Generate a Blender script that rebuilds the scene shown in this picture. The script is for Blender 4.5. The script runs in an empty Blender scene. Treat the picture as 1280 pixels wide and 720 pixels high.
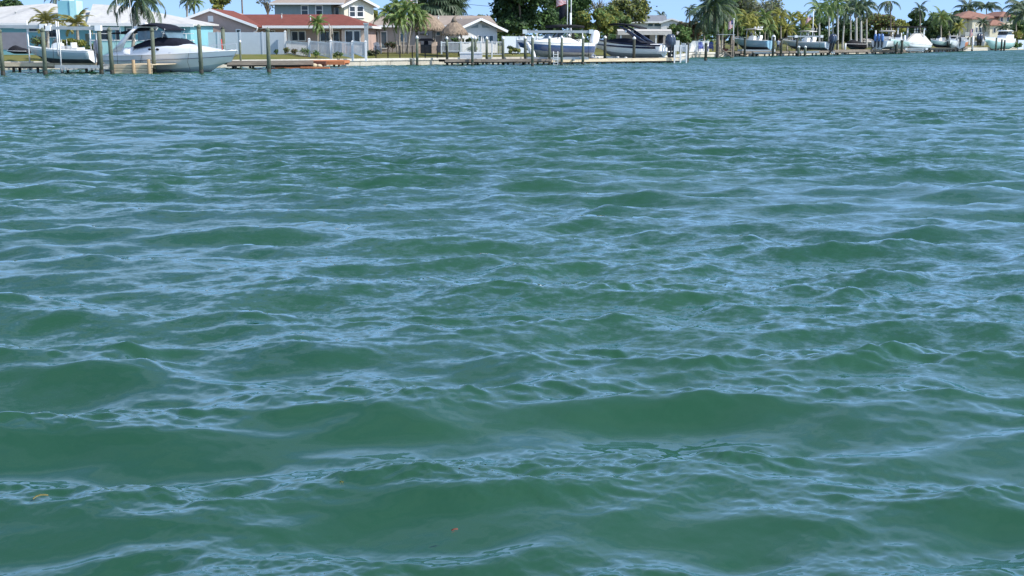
import bpy, bmesh, math, random
import numpy as np
from mathutils import Vector, Matrix
from math import pi, sin, cos, radians as R

SC = bpy.context.scene
COL = SC.collection
random.seed(7)

# ------------------------------------------------------------------ camera
FPX, HORIZON, CAMZ = 1520.0, 50.0, 2.5            # focal length in photo pixels, horizon row, eye height
PITCH = math.atan((360 - HORIZON) / FPX)
cam = bpy.data.cameras.new('camera'); CAM = bpy.data.objects.new('camera', cam); COL.objects.link(CAM)
cam.sensor_width = 36; cam.lens = 36 * FPX / 1280; cam.clip_start = 0.1; cam.clip_end = 9000
CAM.location = (0, 0, CAMZ); CAM.rotation_euler = (pi / 2 - PITCH, 0, 0)
SC.camera = CAM

# ------------------------------------------------------------------ light
SUN_AZ, SUN_EL = 109.0, 42.0                       # azimuth from +Y towards +X
ADDED_CLOUD = 9.5
world = bpy.data.worlds.new('World'); SC.world = world; world.use_nodes = True
wn = world.node_tree.nodes; wl = world.node_tree.links
sky = wn.new('ShaderNodeTexSky'); sky.sky_type = 'NISHITA'; sky.sun_disc = False
sky.sun_elevation = R(SUN_EL); sky.sun_rotation = R(SUN_AZ)
sky.air_density = 1.0; sky.dust_density = 0.1; sky.ozone_density = 2.0; sky.altitude = 0
tcw = wn.new('ShaderNodeTexCoord'); liftv = wn.new('ShaderNodeVectorMath'); liftv.operation = 'ADD'; liftv.inputs[1].default_value = (0, 0, .27)
norm = wn.new('ShaderNodeVectorMath'); norm.operation = 'NORMALIZE'          # the sky stays blue down to the horizon, without the yellow band
wl.new(tcw.outputs['Generated'], liftv.inputs[0]); wl.new(liftv.outputs[0], norm.inputs[0]); wl.new(norm.outputs[0], sky.inputs[0])
# thin unseen cirrus, added to whiten the water's reflections; clear blue towards the horizon
sepw = wn.new('ShaderNodeSeparateXYZ'); wl.new(tcw.outputs['Generated'], sepw.inputs[0])
mapw = wn.new('ShaderNodeMapping'); mapw.inputs['Scale'].default_value = (1.3, 2.4, 5.0); wl.new(tcw.outputs['Generated'], mapw.inputs[0])
noiw = wn.new('ShaderNodeTexNoise'); noiw.inputs['Scale'].default_value = 1.6; noiw.inputs['Detail'].default_value = 6; noiw.inputs['Roughness'].default_value = .6; noiw.inputs['Distortion'].default_value = .6
wl.new(mapw.outputs[0], noiw.inputs['Vector'])
cov = wn.new('ShaderNodeMapRange'); cov.inputs[1].default_value = .36; cov.inputs[2].default_value = .66; cov.inputs[3].default_value = .0; cov.inputs[4].default_value = .11
wl.new(noiw.outputs['Fac'], cov.inputs[0])
elv = wn.new('ShaderNodeMapRange'); elv.interpolation_type = 'SMOOTHSTEP'; elv.inputs[1].default_value = .05; elv.inputs[2].default_value = .28; wl.new(sepw.outputs[2], elv.inputs[0])
mulw = wn.new('ShaderNodeMath'); mulw.operation = 'MULTIPLY'; wl.new(cov.outputs[0], mulw.inputs[0]); wl.new(elv.outputs[0], mulw.inputs[1])
mixw = wn.new('ShaderNodeMix'); mixw.data_type = 'RGBA'; mixw.inputs['B'].default_value = (ADDED_CLOUD * .90, ADDED_CLOUD * .97, ADDED_CLOUD, 1)
wl.new(mulw.outputs[0], mixw.inputs['Factor']); wl.new(sky.outputs[0], mixw.inputs['A'])
wl.new(mixw.outputs['Result'], wn['Background'].inputs[0]); wn['Background'].inputs[1].default_value = 0.15
sun = bpy.data.lights.new('sun', 'SUN'); sun.energy = 3.2; sun.angle = R(0.53); sun.color = (1.0, 0.95, 0.86)
SUN = bpy.data.objects.new('sun', sun); COL.objects.link(SUN)
sd = Vector((sin(R(SUN_AZ)) * cos(R(SUN_EL)), cos(R(SUN_AZ)) * cos(R(SUN_EL)), sin(R(SUN_EL))))
SUN.rotation_euler = sd.to_track_quat('Z', 'Y').to_euler(); SUN.location = (60, 0, 60)
SC.view_settings.view_transform = 'Standard'; SC.view_settings.look = 'None'
SC.view_settings.exposure = 0.84; SC.view_settings.gamma = 1.0
SC.cycles.max_bounces = 6; SC.cycles.diffuse_bounces = 2; SC.cycles.glossy_bounces = 3
SC.cycles.transparent_max_bounces = 8; SC.cycles.use_denoising = True
SC.cycles.sample_clamp_indirect = 6

# ------------------------------------------------------------------ measuring helpers (photo pixel -> metres)
CP, SP = cos(PITCH), sin(PITCH)
def ray(px, py):
    x = (px - 640) / FPX; y = (360 - py) / FPX
    return Vector((x, CP + y * SP, -SP + y * CP))
KY = 1.505                                         # metres per unit of the distances Y noted below
def W(px, py, Y):                                  # the point seen at a pixel at distance Y
    d = ray(px, py); t = Y * KY / d.y
    return Vector((d.x * t, Y * KY, CAMZ + d.z * t))
def G(px, py, z=0.0):                              # the point seen at a pixel, on the level z
    d = ray(px, py); t = (z - CAMZ) / d.z
    return Vector((d.x * t, d.y * t, z))
def V(*a): return Vector(a)

# ------------------------------------------------------------------ objects
def tag(o, label=None, cat=None, group=None, kind=None):
    if label: o['label'] = label
    if cat: o['category'] = cat
    if group: o['group'] = group
    if kind: o['kind'] = kind
    return o
def empty(name, loc, rz=0.0, label=None, cat=None, group=None):
    o = bpy.data.objects.new(name, None); COL.objects.link(o)
    o.location = loc; o.rotation_euler = (0, 0, rz); o.empty_display_size = .3
    return tag(o, label, cat, group)
def link(name, me, parent=None, loc=None, rz=None, rot=None, scale=None):
    o = bpy.data.objects.new(name, me); COL.objects.link(o)
    if parent is not None: o.parent = parent
    if loc is not None: o.location = loc
    if rz is not None: o.rotation_euler = (0, 0, rz)
    if rot is not None: o.rotation_euler = rot
    if scale is not None: o.scale = (scale,) * 3 if isinstance(scale, (int, float)) else scale
    return o
CH = {}
def copy_tree(o, parent=None):
    c = o.copy(); COL.objects.link(c)
    if parent is not None: c.parent = parent
    for ch in [x for x in COL.objects if x.parent is o]: copy_tree(ch, c)
    return c

# ------------------------------------------------------------------ materials
M = {}
def nd(nt, t, **k):
    n = nt.nodes.new(t)
    for a, b in k.items():
        if a in n.bl_rna.properties.keys(): setattr(n, a, b)
        else: n.inputs[a].default_value = b
    return n
def mat(name, c, rough=.6, var=.18, scale=2.0, metal=0.0, bump=0.0, bscale=20.0, stretch=(1, 1, 1), c2=None, trans=0.0, dirt=0.0, coat=0.0):
    """principled surface whose colour wanders a little (wear, weather) by object-space noise"""
    m = bpy.data.materials.new(name); m.use_nodes = True; nt = m.node_tree; b = nt.nodes['Principled BSDF']
    tc = nd(nt, 'ShaderNodeTexCoord'); mp = nd(nt, 'ShaderNodeMapping'); mp.inputs['Scale'].default_value = stretch
    oi = nd(nt, 'ShaderNodeObjectInfo'); add = nd(nt, 'ShaderNodeVectorMath', operation='ADD')
    nt.links.new(tc.outputs['Object'], mp.inputs[0])
    sc_ = nd(nt, 'ShaderNodeVectorMath', operation='SCALE'); sc_.inputs['Scale'].default_value = 30
    co = nd(nt, 'ShaderNodeCombineXYZ'); nt.links.new(oi.outputs['Random'], co.inputs[0]); nt.links.new(oi.outputs['Random'], co.inputs[2])
    nt.links.new(co.outputs[0], sc_.inputs[0]); nt.links.new(mp.outputs[0], add.inputs[0]); nt.links.new(sc_.outputs[0], add.inputs[1])
    no = nd(nt, 'ShaderNodeTexNoise'); no.inputs['Scale'].default_value = scale; no.inputs['Detail'].default_value = 4; no.inputs['Roughness'].default_value = .65
    nt.links.new(add.outputs[0], no.inputs['Vector'])
    rp = nd(nt, 'ShaderNodeValToRGB'); e = rp.color_ramp.elements
    if c2 is None:
        lo = [x * (1 - var) for x in c]; hi = [min(1, x * (1 + var)) for x in c]
    else: lo, hi = c, c2
    e[0].position = .32; e[1].position = .68; e[0].color = (*lo[:3], 1); e[1].color = (*hi[:3], 1)
    nt.links.new(no.outputs['Fac'], rp.inputs[0]); last = rp.outputs[0]
    if dirt:
        n2 = nd(nt, 'ShaderNodeTexNoise'); n2.inputs['Scale'].default_value = scale * 2.7; n2.inputs['Detail'].default_value = 6
        nt.links.new(add.outputs[0], n2.inputs['Vector'])
        mr = nd(nt, 'ShaderNodeMapRange'); mr.inputs[1].default_value = .5; mr.inputs[2].default_value = .75; mr.inputs[3].default_value = 0; mr.inputs[4].default_value = dirt
        nt.links.new(n2.outputs['Fac'], mr.inputs[0])
        mx = nd(nt, 'ShaderNodeMix', data_type='RGBA'); mx.inputs['B'].default_value = (c[0] * .35, c[1] * .33, c[2] * .28, 1)
        nt.links.new(mr.outputs[0], mx.inputs['Factor']); nt.links.new(last, mx.inputs['A']); last = mx.outputs['Result']
    nt.links.new(last, b.inputs['Base Color'])
    b.inputs['Specular IOR Level'].default_value = .5 if rough < .55 else .2
    b.inputs['Roughness'].default_value = rough; b.inputs['Metallic'].default_value = metal
    if coat: b.inputs['Coat Weight'].default_value = coat
    if bump:
        bn = nd(nt, 'ShaderNodeTexNoise'); bn.inputs['Scale'].default_value = bscale; bn.inputs['Detail'].default_value = 3
        nt.links.new(add.outputs[0], bn.inputs['Vector'])
        bp = nd(nt, 'ShaderNodeBump'); bp.inputs['Strength'].default_value = bump; bp.inputs['Distance'].default_value = .05
        nt.links.new(bn.outputs['Fac'], bp.inputs['Height']); nt.links.new(bp.outputs[0], b.inputs['Normal'])
    if trans:                                      # leaves let some light through
        out = nt.nodes['Material Output']; tr = nd(nt, 'ShaderNodeBsdfTranslucent'); ms = nd(nt, 'ShaderNodeMixShader'); ms.inputs[0].default_value = trans
        nt.links.new(last, tr.inputs[0]); nt.links.new(b.outputs[0], ms.inputs[1]); nt.links.new(tr.outputs[0], ms.inputs[2]); nt.links.new(ms.outputs[0], out.inputs[0])
    M[name] = m
    return m

# ------------------------------------------------------------------ water: wind waves summed from three random spectra
def spectrum_tile(L, N, lmin, lmax, lpk, slope, wdir, spread, seed, power):
    rng = np.random.default_rng(seed)
    k1 = np.fft.fftfreq(N, L / N) * 2 * np.pi
    kx, ky = np.meshgrid(k1, k1, indexing='ij'); k = np.hypot(kx, ky); k[0, 0] = 1e-9
    kp = 2 * np.pi / lpk; kmin = 2 * np.pi / lmax; kmax = 2 * np.pi / lmin
    th = np.arctan2(ky, kx) - wdir
    S = k ** (-power) * np.exp(-1.25 * (kp / k) ** 2)
    Dr = np.abs(np.cos(th / 2)) ** (2 * spread) + 0.08 * np.abs(np.cos((th + .7) / 2)) ** 20 + .006
    win = 1 / (1 + np.exp((kmin - k) / (kmin * .12))) / (1 + np.exp((k - kmax) / (kmax * .08)))
    A = np.sqrt(S * Dr * win * (k < k1.max() * .9)); A[0, 0] = 0
    H = A * (rng.normal(size=(N, N)) + 1j * rng.normal(size=(N, N)))
    sx = np.fft.ifft2(1j * kx * H).real; sy = np.fft.ifft2(1j * ky * H).real
    s = slope / math.sqrt((sx ** 2 + sy ** 2).mean())
    h = np.fft.ifft2(H).real * s
    dx = np.fft.ifft2(1j * kx / k * H).real * s; dy = np.fft.ifft2(1j * ky / k * H).real * s
    return (L, N, np.stack([h, dx, dy], -1).astype(np.float32))
def sample(tile, x, y, ang):
    L, N, F = tile; c, s = cos(ang), sin(ang)
    u = (x * c - y * s) / L * N; v = (x * s + y * c) / L * N
    iu = np.floor(u).astype(np.int64); iv = np.floor(v).astype(np.int64); fu = (u - iu); fv = (v - iv)
    def wts(f): return [(-f + 2 * f * f - f ** 3) / 2, (2 - 5 * f * f + 3 * f ** 3) / 2, (f + 4 * f * f - 3 * f ** 3) / 2, (-f * f + f ** 3) / 2]
    wu, wv = wts(fu), wts(fv); out = np.zeros((len(x), 3))
    for a in range(4):
        for b in range(4):
            out += F[(iu + a - 1) % N, (iv + b - 1) % N] * (wu[a] * wv[b])[:, None]
    dx = out[:, 1] * c + out[:, 2] * s; dy = -out[:, 1] * s + out[:, 2] * c
    return out[:, 0], dx, dy
def smooth01(x): x = np.clip(x, 0, 1); return x * x * (3 - 2 * x)

def build_water():
    wd = R(-90 + 4)
    TA = spectrum_tile(53.3, 1024, 1.0, 8.0, WLEN, WAVE[0], wd, 36, 11, 4.0)
    TM = spectrum_tile(31.7, 1024, .34, 1.15, 1.0, WAVE[1], wd + .13, 18, 15, 3.8)
    TB = spectrum_tile(9.7, 1024, .11, .38, .32, WAVE[2], wd + .05, 7, 12, 3.8)
    TC = spectrum_tile(3.6, 1024, .04, .12, .11, WAVE[3], wd - .2, 3, 13, 3.6)
    TG = spectrum_tile(110.0, 256, 8, 50, 20, 1.0, wd, 1, 14, 3.0)     # gust patches
    r, rows = 4.3, []
    while r < 640:
        rows.append(r)
        r += min(max(r * r / 3166 * 1.25, .006), .27 if r < 110 else (.27 + (r - 110) * .007))
    for q in (800, 1100, 1700, 2700, 4500, 8000): rows.append(q)
    rows = np.array(rows); nc = 940; ang = np.linspace(R(-28), R(28), nc)
    ext = np.linspace(R(28), R(332), 80)[1:-1]; ang = np.concatenate([ang, ext]); na = len(ang)
    rr, aa = np.meshgrid(rows, ang, indexing='ij')
    x = (rr * np.sin(aa)).ravel(); y = (rr * np.cos(aa)).ravel()
    dr = np.gradient(rows); sp = np.maximum(dr[:, None] * .8, rr * R(56) / nc)
    sp[:, nc:] = 9; sp[:, 0] = 9; sp[:, nc - 1] = 9; sp = sp.ravel()
    r_ = rr.ravel()
    g, _, _ = sample(TG, x, y, .3); g = np.clip(1 + g / g.std() * .32, .4, 1.8)
    wA = (1 - smooth01((sp - .40) / 1.6)) * (1 + FETCH * smooth01((r_ - 8) / 50))
    wM = (1 - smooth01((sp - .16) / .30)) * (g * .5 + .5) * (1 + .45 * smooth01((r_ - 8) / 30))
    wB = (1 - smooth01((sp - .05) / .11)) * g
    wC = (1 - smooth01((sp - .015) / .03)) * g
    hA, ax, ay = sample(TA, x, y, .05)
    hM, mx, my = sample(TM, x, y, -.11)
    hB, bx, by = sample(TB, x, y, .21)
    hC, cx, cy = sample(TC, x, y, -.37)
    # ripples ride mostly on the back and crest of the larger waves
    mod = np.clip(1 + .35 * hA / hA.std() + .55 * ay / ay.std() * BACK, .28, 2.1); modm = .5 + .5 * mod
    wM = wM * modm
    z = hA * wA + hM * wM + (hB * wB + hC * wC) * mod
    X = x + CHOP * (ax * wA + .8 * mx * wM + .35 * (bx * wB + cx * wC) * mod); Y = y + CHOP * (ay * wA + .8 * my * wM + .35 * (by * wB + cy * wC) * mod)
    me = bpy.data.meshes.new('water')
    nr = len(rows)
    i, j = np.meshgrid(np.arange(nr - 1), np.arange(na), indexing='ij'); j2 = (j + 1) % na
    f = np.stack([i * na + j, i * na + j2, (i + 1) * na + j2, (i + 1) * na + j], -1).reshape(-1, 4)
    co = np.stack([X, Y, z], -1).astype(np.float32)
    me.vertices.add(len(co)); me.vertices.foreach_set('co', co.ravel())
    me.loops.add(f.size); me.loops.foreach_set('vertex_index', f.ravel().astype(np.int32))
    me.polygons.add(len(f)); me.polygons.foreach_set('loop_start', np.arange(0, f.size, 4, dtype=np.int32))
    me.polygons.foreach_set('use_smooth', np.ones(len(f), dtype=bool))
    me.update(calc_edges=True)
    rip = np.stack([1.15 * g - wB, 1.1 * g - wC, np.maximum(1.05 - wM, 0)], -1)
    at = me.attributes.new('ripple', 'FLOAT_VECTOR', 'POINT'); at.data.foreach_set('vector', rip.astype(np.float32).ravel())
    # the middle (under the viewer) is closed by a small fan so the sheet has no hole
    me.materials.append(water_material())
    o = link('water', me); tag(o, kind='structure')
    print('water', nr, na, len(co))
def water_material():
    m = bpy.data.materials.new('water'); m.use_nodes = True; nt = m.node_tree; nt.nodes.clear(); L = nt.links.new
    out = nd(nt, 'ShaderNodeOutputMaterial'); geo = nd(nt, 'ShaderNodeNewGeometry'); at = nd(nt, 'ShaderNodeAttribute'); at.attribute_name = 'ripple'
    sep = nd(nt, 'ShaderNodeSeparateXYZ'); L(at.outputs['Vector'], sep.inputs[0])
    def ripple(scale, stretch, amount, idx, base, lee=0.0):        # lee: the downwind faces are the steeper ones
        mp = nd(nt, 'ShaderNodeMapping'); mp.inputs['Scale'].default_value = stretch; mp.inputs['Rotation'].default_value = (0, 0, R(9)); L(geo.outputs['Position'], mp.inputs[0])
        no = nd(nt, 'ShaderNodeTexNoise'); no.inputs['Scale'].default_value = scale; no.inputs['Detail'].default_value = 2.5; no.inputs['Roughness'].default_value = .6
        L(mp.outputs[0], no.inputs['Vector'])
        sb = nd(nt, 'ShaderNodeVectorMath', operation='SUBTRACT'); sb.inputs[1].default_value = (.5, .5 + lee, .5); L(no.outputs['Color'], sb.inputs[0])
        mu = nd(nt, 'ShaderNodeVectorMath', operation='MULTIPLY'); mu.inputs[1].default_value = (amount * .6, amount, 0); L(sb.outputs[0], mu.inputs[0])
        ma = nd(nt, 'ShaderNodeMath', operation='ADD'); ma.inputs[1].default_value = base; L(sep.outputs[idx], ma.inputs[0])
        sc = nd(nt, 'ShaderNodeVectorMath', operation='SCALE'); L(mu.outputs[0], sc.inputs[0]); L(ma.outputs[0], sc.inputs['Scale'])
        return sc
    a = ripple(3.4, (.45, 1, 1), RIP[0], 0, -.1, .19)
    b = ripple(10.0, (.6, 1, 1), RIP[1], 1, 0.0)
    c = ripple(36.0, (.7, 1, 1), RIP[2], 1, 0.15)
    d = ripple(1.0, (.3, 1, 1), RIP[3], 2, 0.0, .25)
    s = geo.outputs['Normal']
    for q in (a, b, c, d):
        ad = nd(nt, 'ShaderNodeVectorMath', operation='ADD'); L(s, ad.inputs[0]); L(q.outputs[0], ad.inputs[1]); s = ad.outputs[0]
    nm = nd(nt, 'ShaderNodeVectorMath', operation='NORMALIZE'); L(s, nm.inputs[0])
    # light scattered back up by the silty green water: much flatter than the surface
    flat = nd(nt, 'ShaderNodeVectorMath', operation='MULTIPLY'); flat.inputs[1].default_value = (.45, .45, 1); L(nm.outputs[0], flat.inputs[0])
    fn = nd(nt, 'ShaderNodeVectorMath', operation='NORMALIZE'); L(flat.outputs[0], fn.inputs[0])
    no = nd(nt, 'ShaderNodeTexNoise'); no.inputs['Scale'].default_value = .12; no.inputs['Detail'].default_value = 4; L(geo.outputs['Position'], no.inputs['Vector'])
    rp = nd(nt, 'ShaderNodeValToRGB'); rp.color_ramp.elements[0].position = .35; rp.color_ramp.elements[1].position = .7
    rp.color_ramp.elements[0].color = (*WCOL[0], 1); rp.color_ramp.elements[1].color = (*WCOL[1], 1)
    L(no.outputs['Fac'], rp.inputs[0])
    df = nd(nt, 'ShaderNodeBsdfDiffuse'); L(rp.outputs[0], df.inputs['Color']); L(fn.outputs[0], df.inputs['Normal'])
    gl = nd(nt, 'ShaderNodeBsdfAnisotropic'); gl.inputs['Roughness'].default_value = .035; gl.inputs['Color'].default_value = (.84, .98, 1, 1); L(nm.outputs[0], gl.inputs['Normal'])
    fr = nd(nt, 'ShaderNodeFresnel'); fr.inputs['IOR'].default_value = 1.34; L(nm.outputs[0], fr.inputs['Normal'])
    # a rough sea never mirrors fully at grazing angles: the reflectance rises early and levels off
    f1 = nd(nt, 'ShaderNodeMath', operation='MULTIPLY_ADD'); f1.inputs[1].default_value = -GLOSS[0]; f1.inputs[2].default_value = GLOSS[0] * GLOSS[2]; L(fr.outputs[0], f1.inputs[0])
    f2 = nd(nt, 'ShaderNodeMath', operation='EXPONENT'); L(f1.outputs[0], f2.inputs[0])
    fr = nd(nt, 'ShaderNodeMath', operation='MULTIPLY_ADD'); fr.inputs[1].default_value = -GLOSS[1]; fr.inputs[2].default_value = GLOSS[1]; L(f2.outputs[0], fr.inputs[0])
    mx = nd(nt, 'ShaderNodeMixShader'); L(fr.outputs[0], mx.inputs[0]); L(df.outputs[0], mx.inputs[1]); L(gl.outputs[0], mx.inputs[2])
    L(mx.outputs[0], out.inputs[0])
    return m
WLEN = 1.6; WAVE = (.17, .14, .085, .06); CHOP = .65; GLOSS = (3.7, .82, .012); BACK = -1.0
RIP = (.75, .60, .20, .85); FETCH = -.15
WCOL = ((.013, .060, .030), (.022, .080, .037))
build_water()

# ================================================================== shape builders
def X_at(px, Y, z):                                # sideways position seen in column px at distance Y and height z
    return (px - 640) / FPX * (Y * KY * CP - (z - CAMZ) * SP)
def P(px, Y, z): return Vector((X_at(px, Y, z), Y * KY, z))
def ROWZ(py, Y, px=640): return W(px, py, Y).z

class MB:
    def __init__(s): s.v = []; s.f = []; s.m = []; s.sm = []
    def add(s, vs, fs, mi=0, sm=False):
        n = len(s.v); s.v += [tuple(p) for p in vs]
        for f in fs: s.f.append(tuple(n + i for i in f)); s.m.append(mi); s.sm.append(sm)
        return s
    def box(s, x0, x1, y0, y1, z0, z1, mi=0):
        return s.add([(x, y, z) for z in (z0, z1) for y in (y0, y1) for x in (x0, x1)],
                     [(0, 2, 3, 1), (4, 5, 7, 6), (0, 1, 5, 4), (2, 6, 7, 3), (0, 4, 6, 2), (1, 3, 7, 5)], mi)
    def bar(s, a, b, w, h, mi=0, up=(0, 0, 1)):
        a, b = Vector(a), Vector(b); d = (b - a).normalized(); u = Vector(up)
        if abs(d.dot(u)) > .98: u = Vector((1, 0, 0))
        r = d.cross(u).normalized(); u = r.cross(d)
        vs = [p + r * (w / 2 * i) + u * (h / 2 * j) for p in (a, b) for i, j in ((-1, -1), (1, -1), (1, 1), (-1, 1))]
        return s.add(vs, [(3, 2, 1, 0), (4, 5, 6, 7), (0, 1, 5, 4), (1, 2, 6, 5), (2, 3, 7, 6), (3, 0, 4, 7)], mi)
    def tube(s, pts, rs, n=8, mi=0, cap=True, sm=True):
        pts = [Vector(p) for p in pts]; rs = rs if isinstance(rs, (list, tuple)) else [rs] * len(pts)
        vs = []; ref = None
        for i, p in enumerate(pts):
            d = (pts[min(i + 1, len(pts) - 1)] - pts[max(i - 1, 0)]).normalized()
            if ref is None: ref = Vector((1, 0, 0)) if abs(d.x) < .9 else Vector((0, 1, 0))
            a = (ref - d * ref.dot(d)).normalized(); b = d.cross(a); ref = a
            vs += [p + (a * cos(2 * pi * k / n) + b * sin(2 * pi * k / n)) * rs[i] for k in range(n)]
        fs = [(i * n + k, i * n + (k + 1) % n, (i + 1) * n + (k + 1) % n, (i + 1) * n + k) for i in range(len(pts) - 1) for k in range(n)]
        s.add(vs, fs, mi, sm)
        if cap: s.add([], [], mi); m = len(s.v) - len(vs); s.f.append(tuple(m + k for k in range(n))[::-1]); s.m.append(mi); s.sm.append(False); s.f.append(tuple(m + (len(pts) - 1) * n + k for k in range(n))); s.m.append(mi); s.sm.append(False)
        return s
    def slab(s, poly, t, mi=0, mi2=None):          # a flat polygon given its own thickness, downwards
        n = len(poly); poly = [Vector(p) for p in poly]; mi2 = mi if mi2 is None else mi2
        vs = poly + [p - Vector((0, 0, t)) for p in poly]
        s.add(vs, [tuple(range(n))], mi); k = len(s.v) - 2 * n
        s.f.append(tuple(k + 2 * n - 1 - i for i in range(n))); s.m.append(mi2); s.sm.append(False)
        for i in range(n): s.f.append((k + i, k + n + i, k + n + (i + 1) % n, k + (i + 1) % n)); s.m.append(mi2); s.sm.append(False)
        return s
    def prism(s, poly, vec, mi=0):                 # any outline swept along a vector
        n = len(poly); poly = [Vector(p) for p in poly]; vec = Vector(vec)
        s.add(poly + [p + vec for p in poly], [tuple(range(n))[::-1], tuple(range(n, 2 * n))] + [(i, (i + 1) % n, n + (i + 1) % n, n + i) for i in range(n)], mi)
        return s
    def loft(s, rings, mi=0, closed=False, sm=True, mis=None, capa=False, capb=False):
        n = len(rings[0]); base = len(s.v); s.v += [tuple(p) for r in rings for p in r]
        for i in range(len(rings) - 1):
            for k in range(n if closed else n - 1):
                s.f.append((base + i * n + k, base + (i + 1) * n + k, base + (i + 1) * n + (k + 1) % n, base + i * n + (k + 1) % n)); s.m.append(mis[k] if mis else mi); s.sm.append(sm)
        if capa: s.f.append(tuple(base + k for k in range(n))); s.m.append(mi); s.sm.append(False)
        if capb: s.f.append(tuple(base + (len(rings) - 1) * n + k for k in range(n))[::-1]); s.m.append(mi); s.sm.append(False)
        return s
    def ball(s, c, r, nu=8, nv=5, mi=0, sq=(1, 1, 1)):
        c = Vector(c); rings = []
        for j in range(nv + 1):
            t = pi * j / nv; rr = max(sin(t), .02)
            rings.append([c + Vector((cos(2 * pi * k / nu) * rr * r * sq[0], sin(2 * pi * k / nu) * rr * r * sq[1], -cos(t) * r * sq[2])) for k in range(nu)])
        return s.loft(rings, mi, closed=True)
    def mesh(s, name, mats, fix=True):
        me = bpy.data.meshes.new(name); me.from_pydata(s.v, [], s.f)
        for m in (mats if isinstance(mats, (list, tuple)) else [mats]): me.materials.append(m)
        me.polygons.foreach_set('material_index', s.m); me.polygons.foreach_set('use_smooth', s.sm)
        if fix:
            bm = bmesh.new(); bm.from_mesh(me); bmesh.ops.recalc_face_normals(bm, faces=bm.faces); bm.to_mesh(me); bm.free()
        me.update(); return me
    def build(s, name, mats, parent=None, **k):
        return link(name, s.mesh(name, mats), parent, **k)

# ------------------------------------------------------------------ palette (base colours
mat('white_paint', (.70, .70, .69), .5, .05, 1.5, dirt=.18)
mat('white_trim', (.80, .80, .79), .45, .03)
mat('white_roof', (.50, .49, .47), .85, .10, .8, dirt=.2, bump=.3, bscale=6)
mat('red_roof', (.195, .062, .044), .85, .22, 1.2, bump=.5, bscale=8, stretch=(1, 2.2, 2.2))
mat('taupe_roof', (.34, .275, .225), .9, .14, 1.2, bump=.5, bscale=8)
mat('grey_roof', (.20, .21, .23), .85, .12)
mat('terracotta', (.29, .155, .115), .85, .18, 1.5, bump=.4, bscale=5)
mat('turquoise', (.22, .48, .55), .7, .06, 1.0)
mat('pale_turquoise', (.42, .72, .72), .7, .05, 1.0)  # also carries the painted sunlight on the chimney's side
mat('pink_stucco', (.47, .35, .31), .8, .06, 1.5, bump=.2, bscale=30)
mat('peach', (.66, .50, .40), .8, .05)
mat('grey_siding', (.27, .33, .35), .75, .05)
mat('cream', (.78, .73, .58), .75, .05)
mat('beige_wall', (.42, .38, .36), .8, .06)
mat('mansion_wall', (.72, .66, .50), .8, .06)
mat('glass', (.035, .045, .055), .06, .3, .8)
mat('glass_blue', (.10, .16, .20), .08, .3, .8)
mat('piling', (.135, .155, .115), .85, .28, 3.0, stretch=(3, 3, .5), dirt=.5, bump=.5, bscale=14)
mat('piling_dark', (.07, .075, .06), .85, .3, 3.0, stretch=(3, 3, .5), dirt=.5, bump=.5, bscale=14)
mat('piling_tan', (.34, .25, .15), .85, .25, 3.0, stretch=(3, 3, .5), dirt=.3, bump=.4, bscale=14)
mat('wet_wood', (.035, .035, .028), .6, .4, 4.0)
mat('cap_white', (.72, .72, .70), .5, .05)
mat('plank', (.36, .28, .19), .85, .30, 2.0, stretch=(4, .4, 4), dirt=.3, bump=.4, bscale=10)
mat('plank_light', (.58, .48, .33), .8, .18, 2.0, stretch=(.4, 4, 4), dirt=.25, bump=.4, bscale=10)
mat('plank_grey', (.20, .17, .14), .88, .3, 2.0, stretch=(.4, 4, 4), dirt=.3, bump=.4, bscale=10)
mat('plank_orange', (.42, .155, .07), .75, .25, 2.0, stretch=(.4, 4, 4), dirt=.15, bump=.3, bscale=10)
mat('plank_brown', (.13, .055, .04), .8, .25, 2.0, stretch=(.4, 4, 4))
mat('concrete', (.46, .42, .35), .9, .16, 1.2, dirt=.45, bump=.4, bscale=9)
mat('concrete_light', (.60, .56, .49), .9, .12, 1.2, dirt=.3, bump=.3, bscale=9)
mat('pvc_shade', (.46, .52, .58), .55, .03)  # white vinyl darkened and blued: its shade is put into the colour
mat('slate_fence', (.24, .24, .28), .8, .08)
mat('gelcoat', (.85, .85, .84), .18, .03, 1.0, coat=.4)
mat('gelcoat_grey', (.66, .69, .67), .2, .04, 1.0, coat=.4)
mat('gelcoat_blue', (.045, .09, .20), .2, .06, 1.0, coat=.5)
mat('gelcoat_navy', (.012, .018, .05), .2, .1, 1.0, coat=.5)
mat('gelcoat_sky', (.24, .42, .54), .2, .05, 1.0, coat=.4)
mat('gelcoat_mist', (.36, .46, .50), .22, .05, 1.0, coat=.4)
mat('gelcoat_mint', (.42, .60, .56), .22, .05, 1.0, coat=.4)
mat('bottom_paint', (.30, .32, .33), .6, .12, 1.2)
mat('bottom_dark', (.05, .06, .07), .6, .12, 1.2)
mat('canvas_navy', (.011, .013, .022), .85, .3, 3.0, bump=.4, bscale=6)
mat('canvas_white', (.50, .47, .43), .85, .08, 2.0, bump=.5, bscale=5)
mat('canvas_black', (.015, .015, .018), .8, .3)
mat('black_plastic', (.018, .019, .022), .35, .2)
mat('navy_cowl', (.03, .04, .07), .25, .2, coat=.5)
mat('grey_cowl', (.16, .18, .23), .3, .2, coat=.4)
mat('blue_cowl', (.05, .14, .36), .25, .2, coat=.5)
mat('aluminium', (.62, .64, .66), .35, .06, metal=.6)
mat('galvanised', (.42, .44, .44), .5, .1, metal=.4)
mat('vinyl', (.70, .68, .64), .6, .05)
mat('rope', (.10, .09, .08), .9, .2)
mat('red_plastic', (.55, .08, .06), .5, .1)
mat('blue_plastic', (.03, .06, .30), .5, .1)
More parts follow.
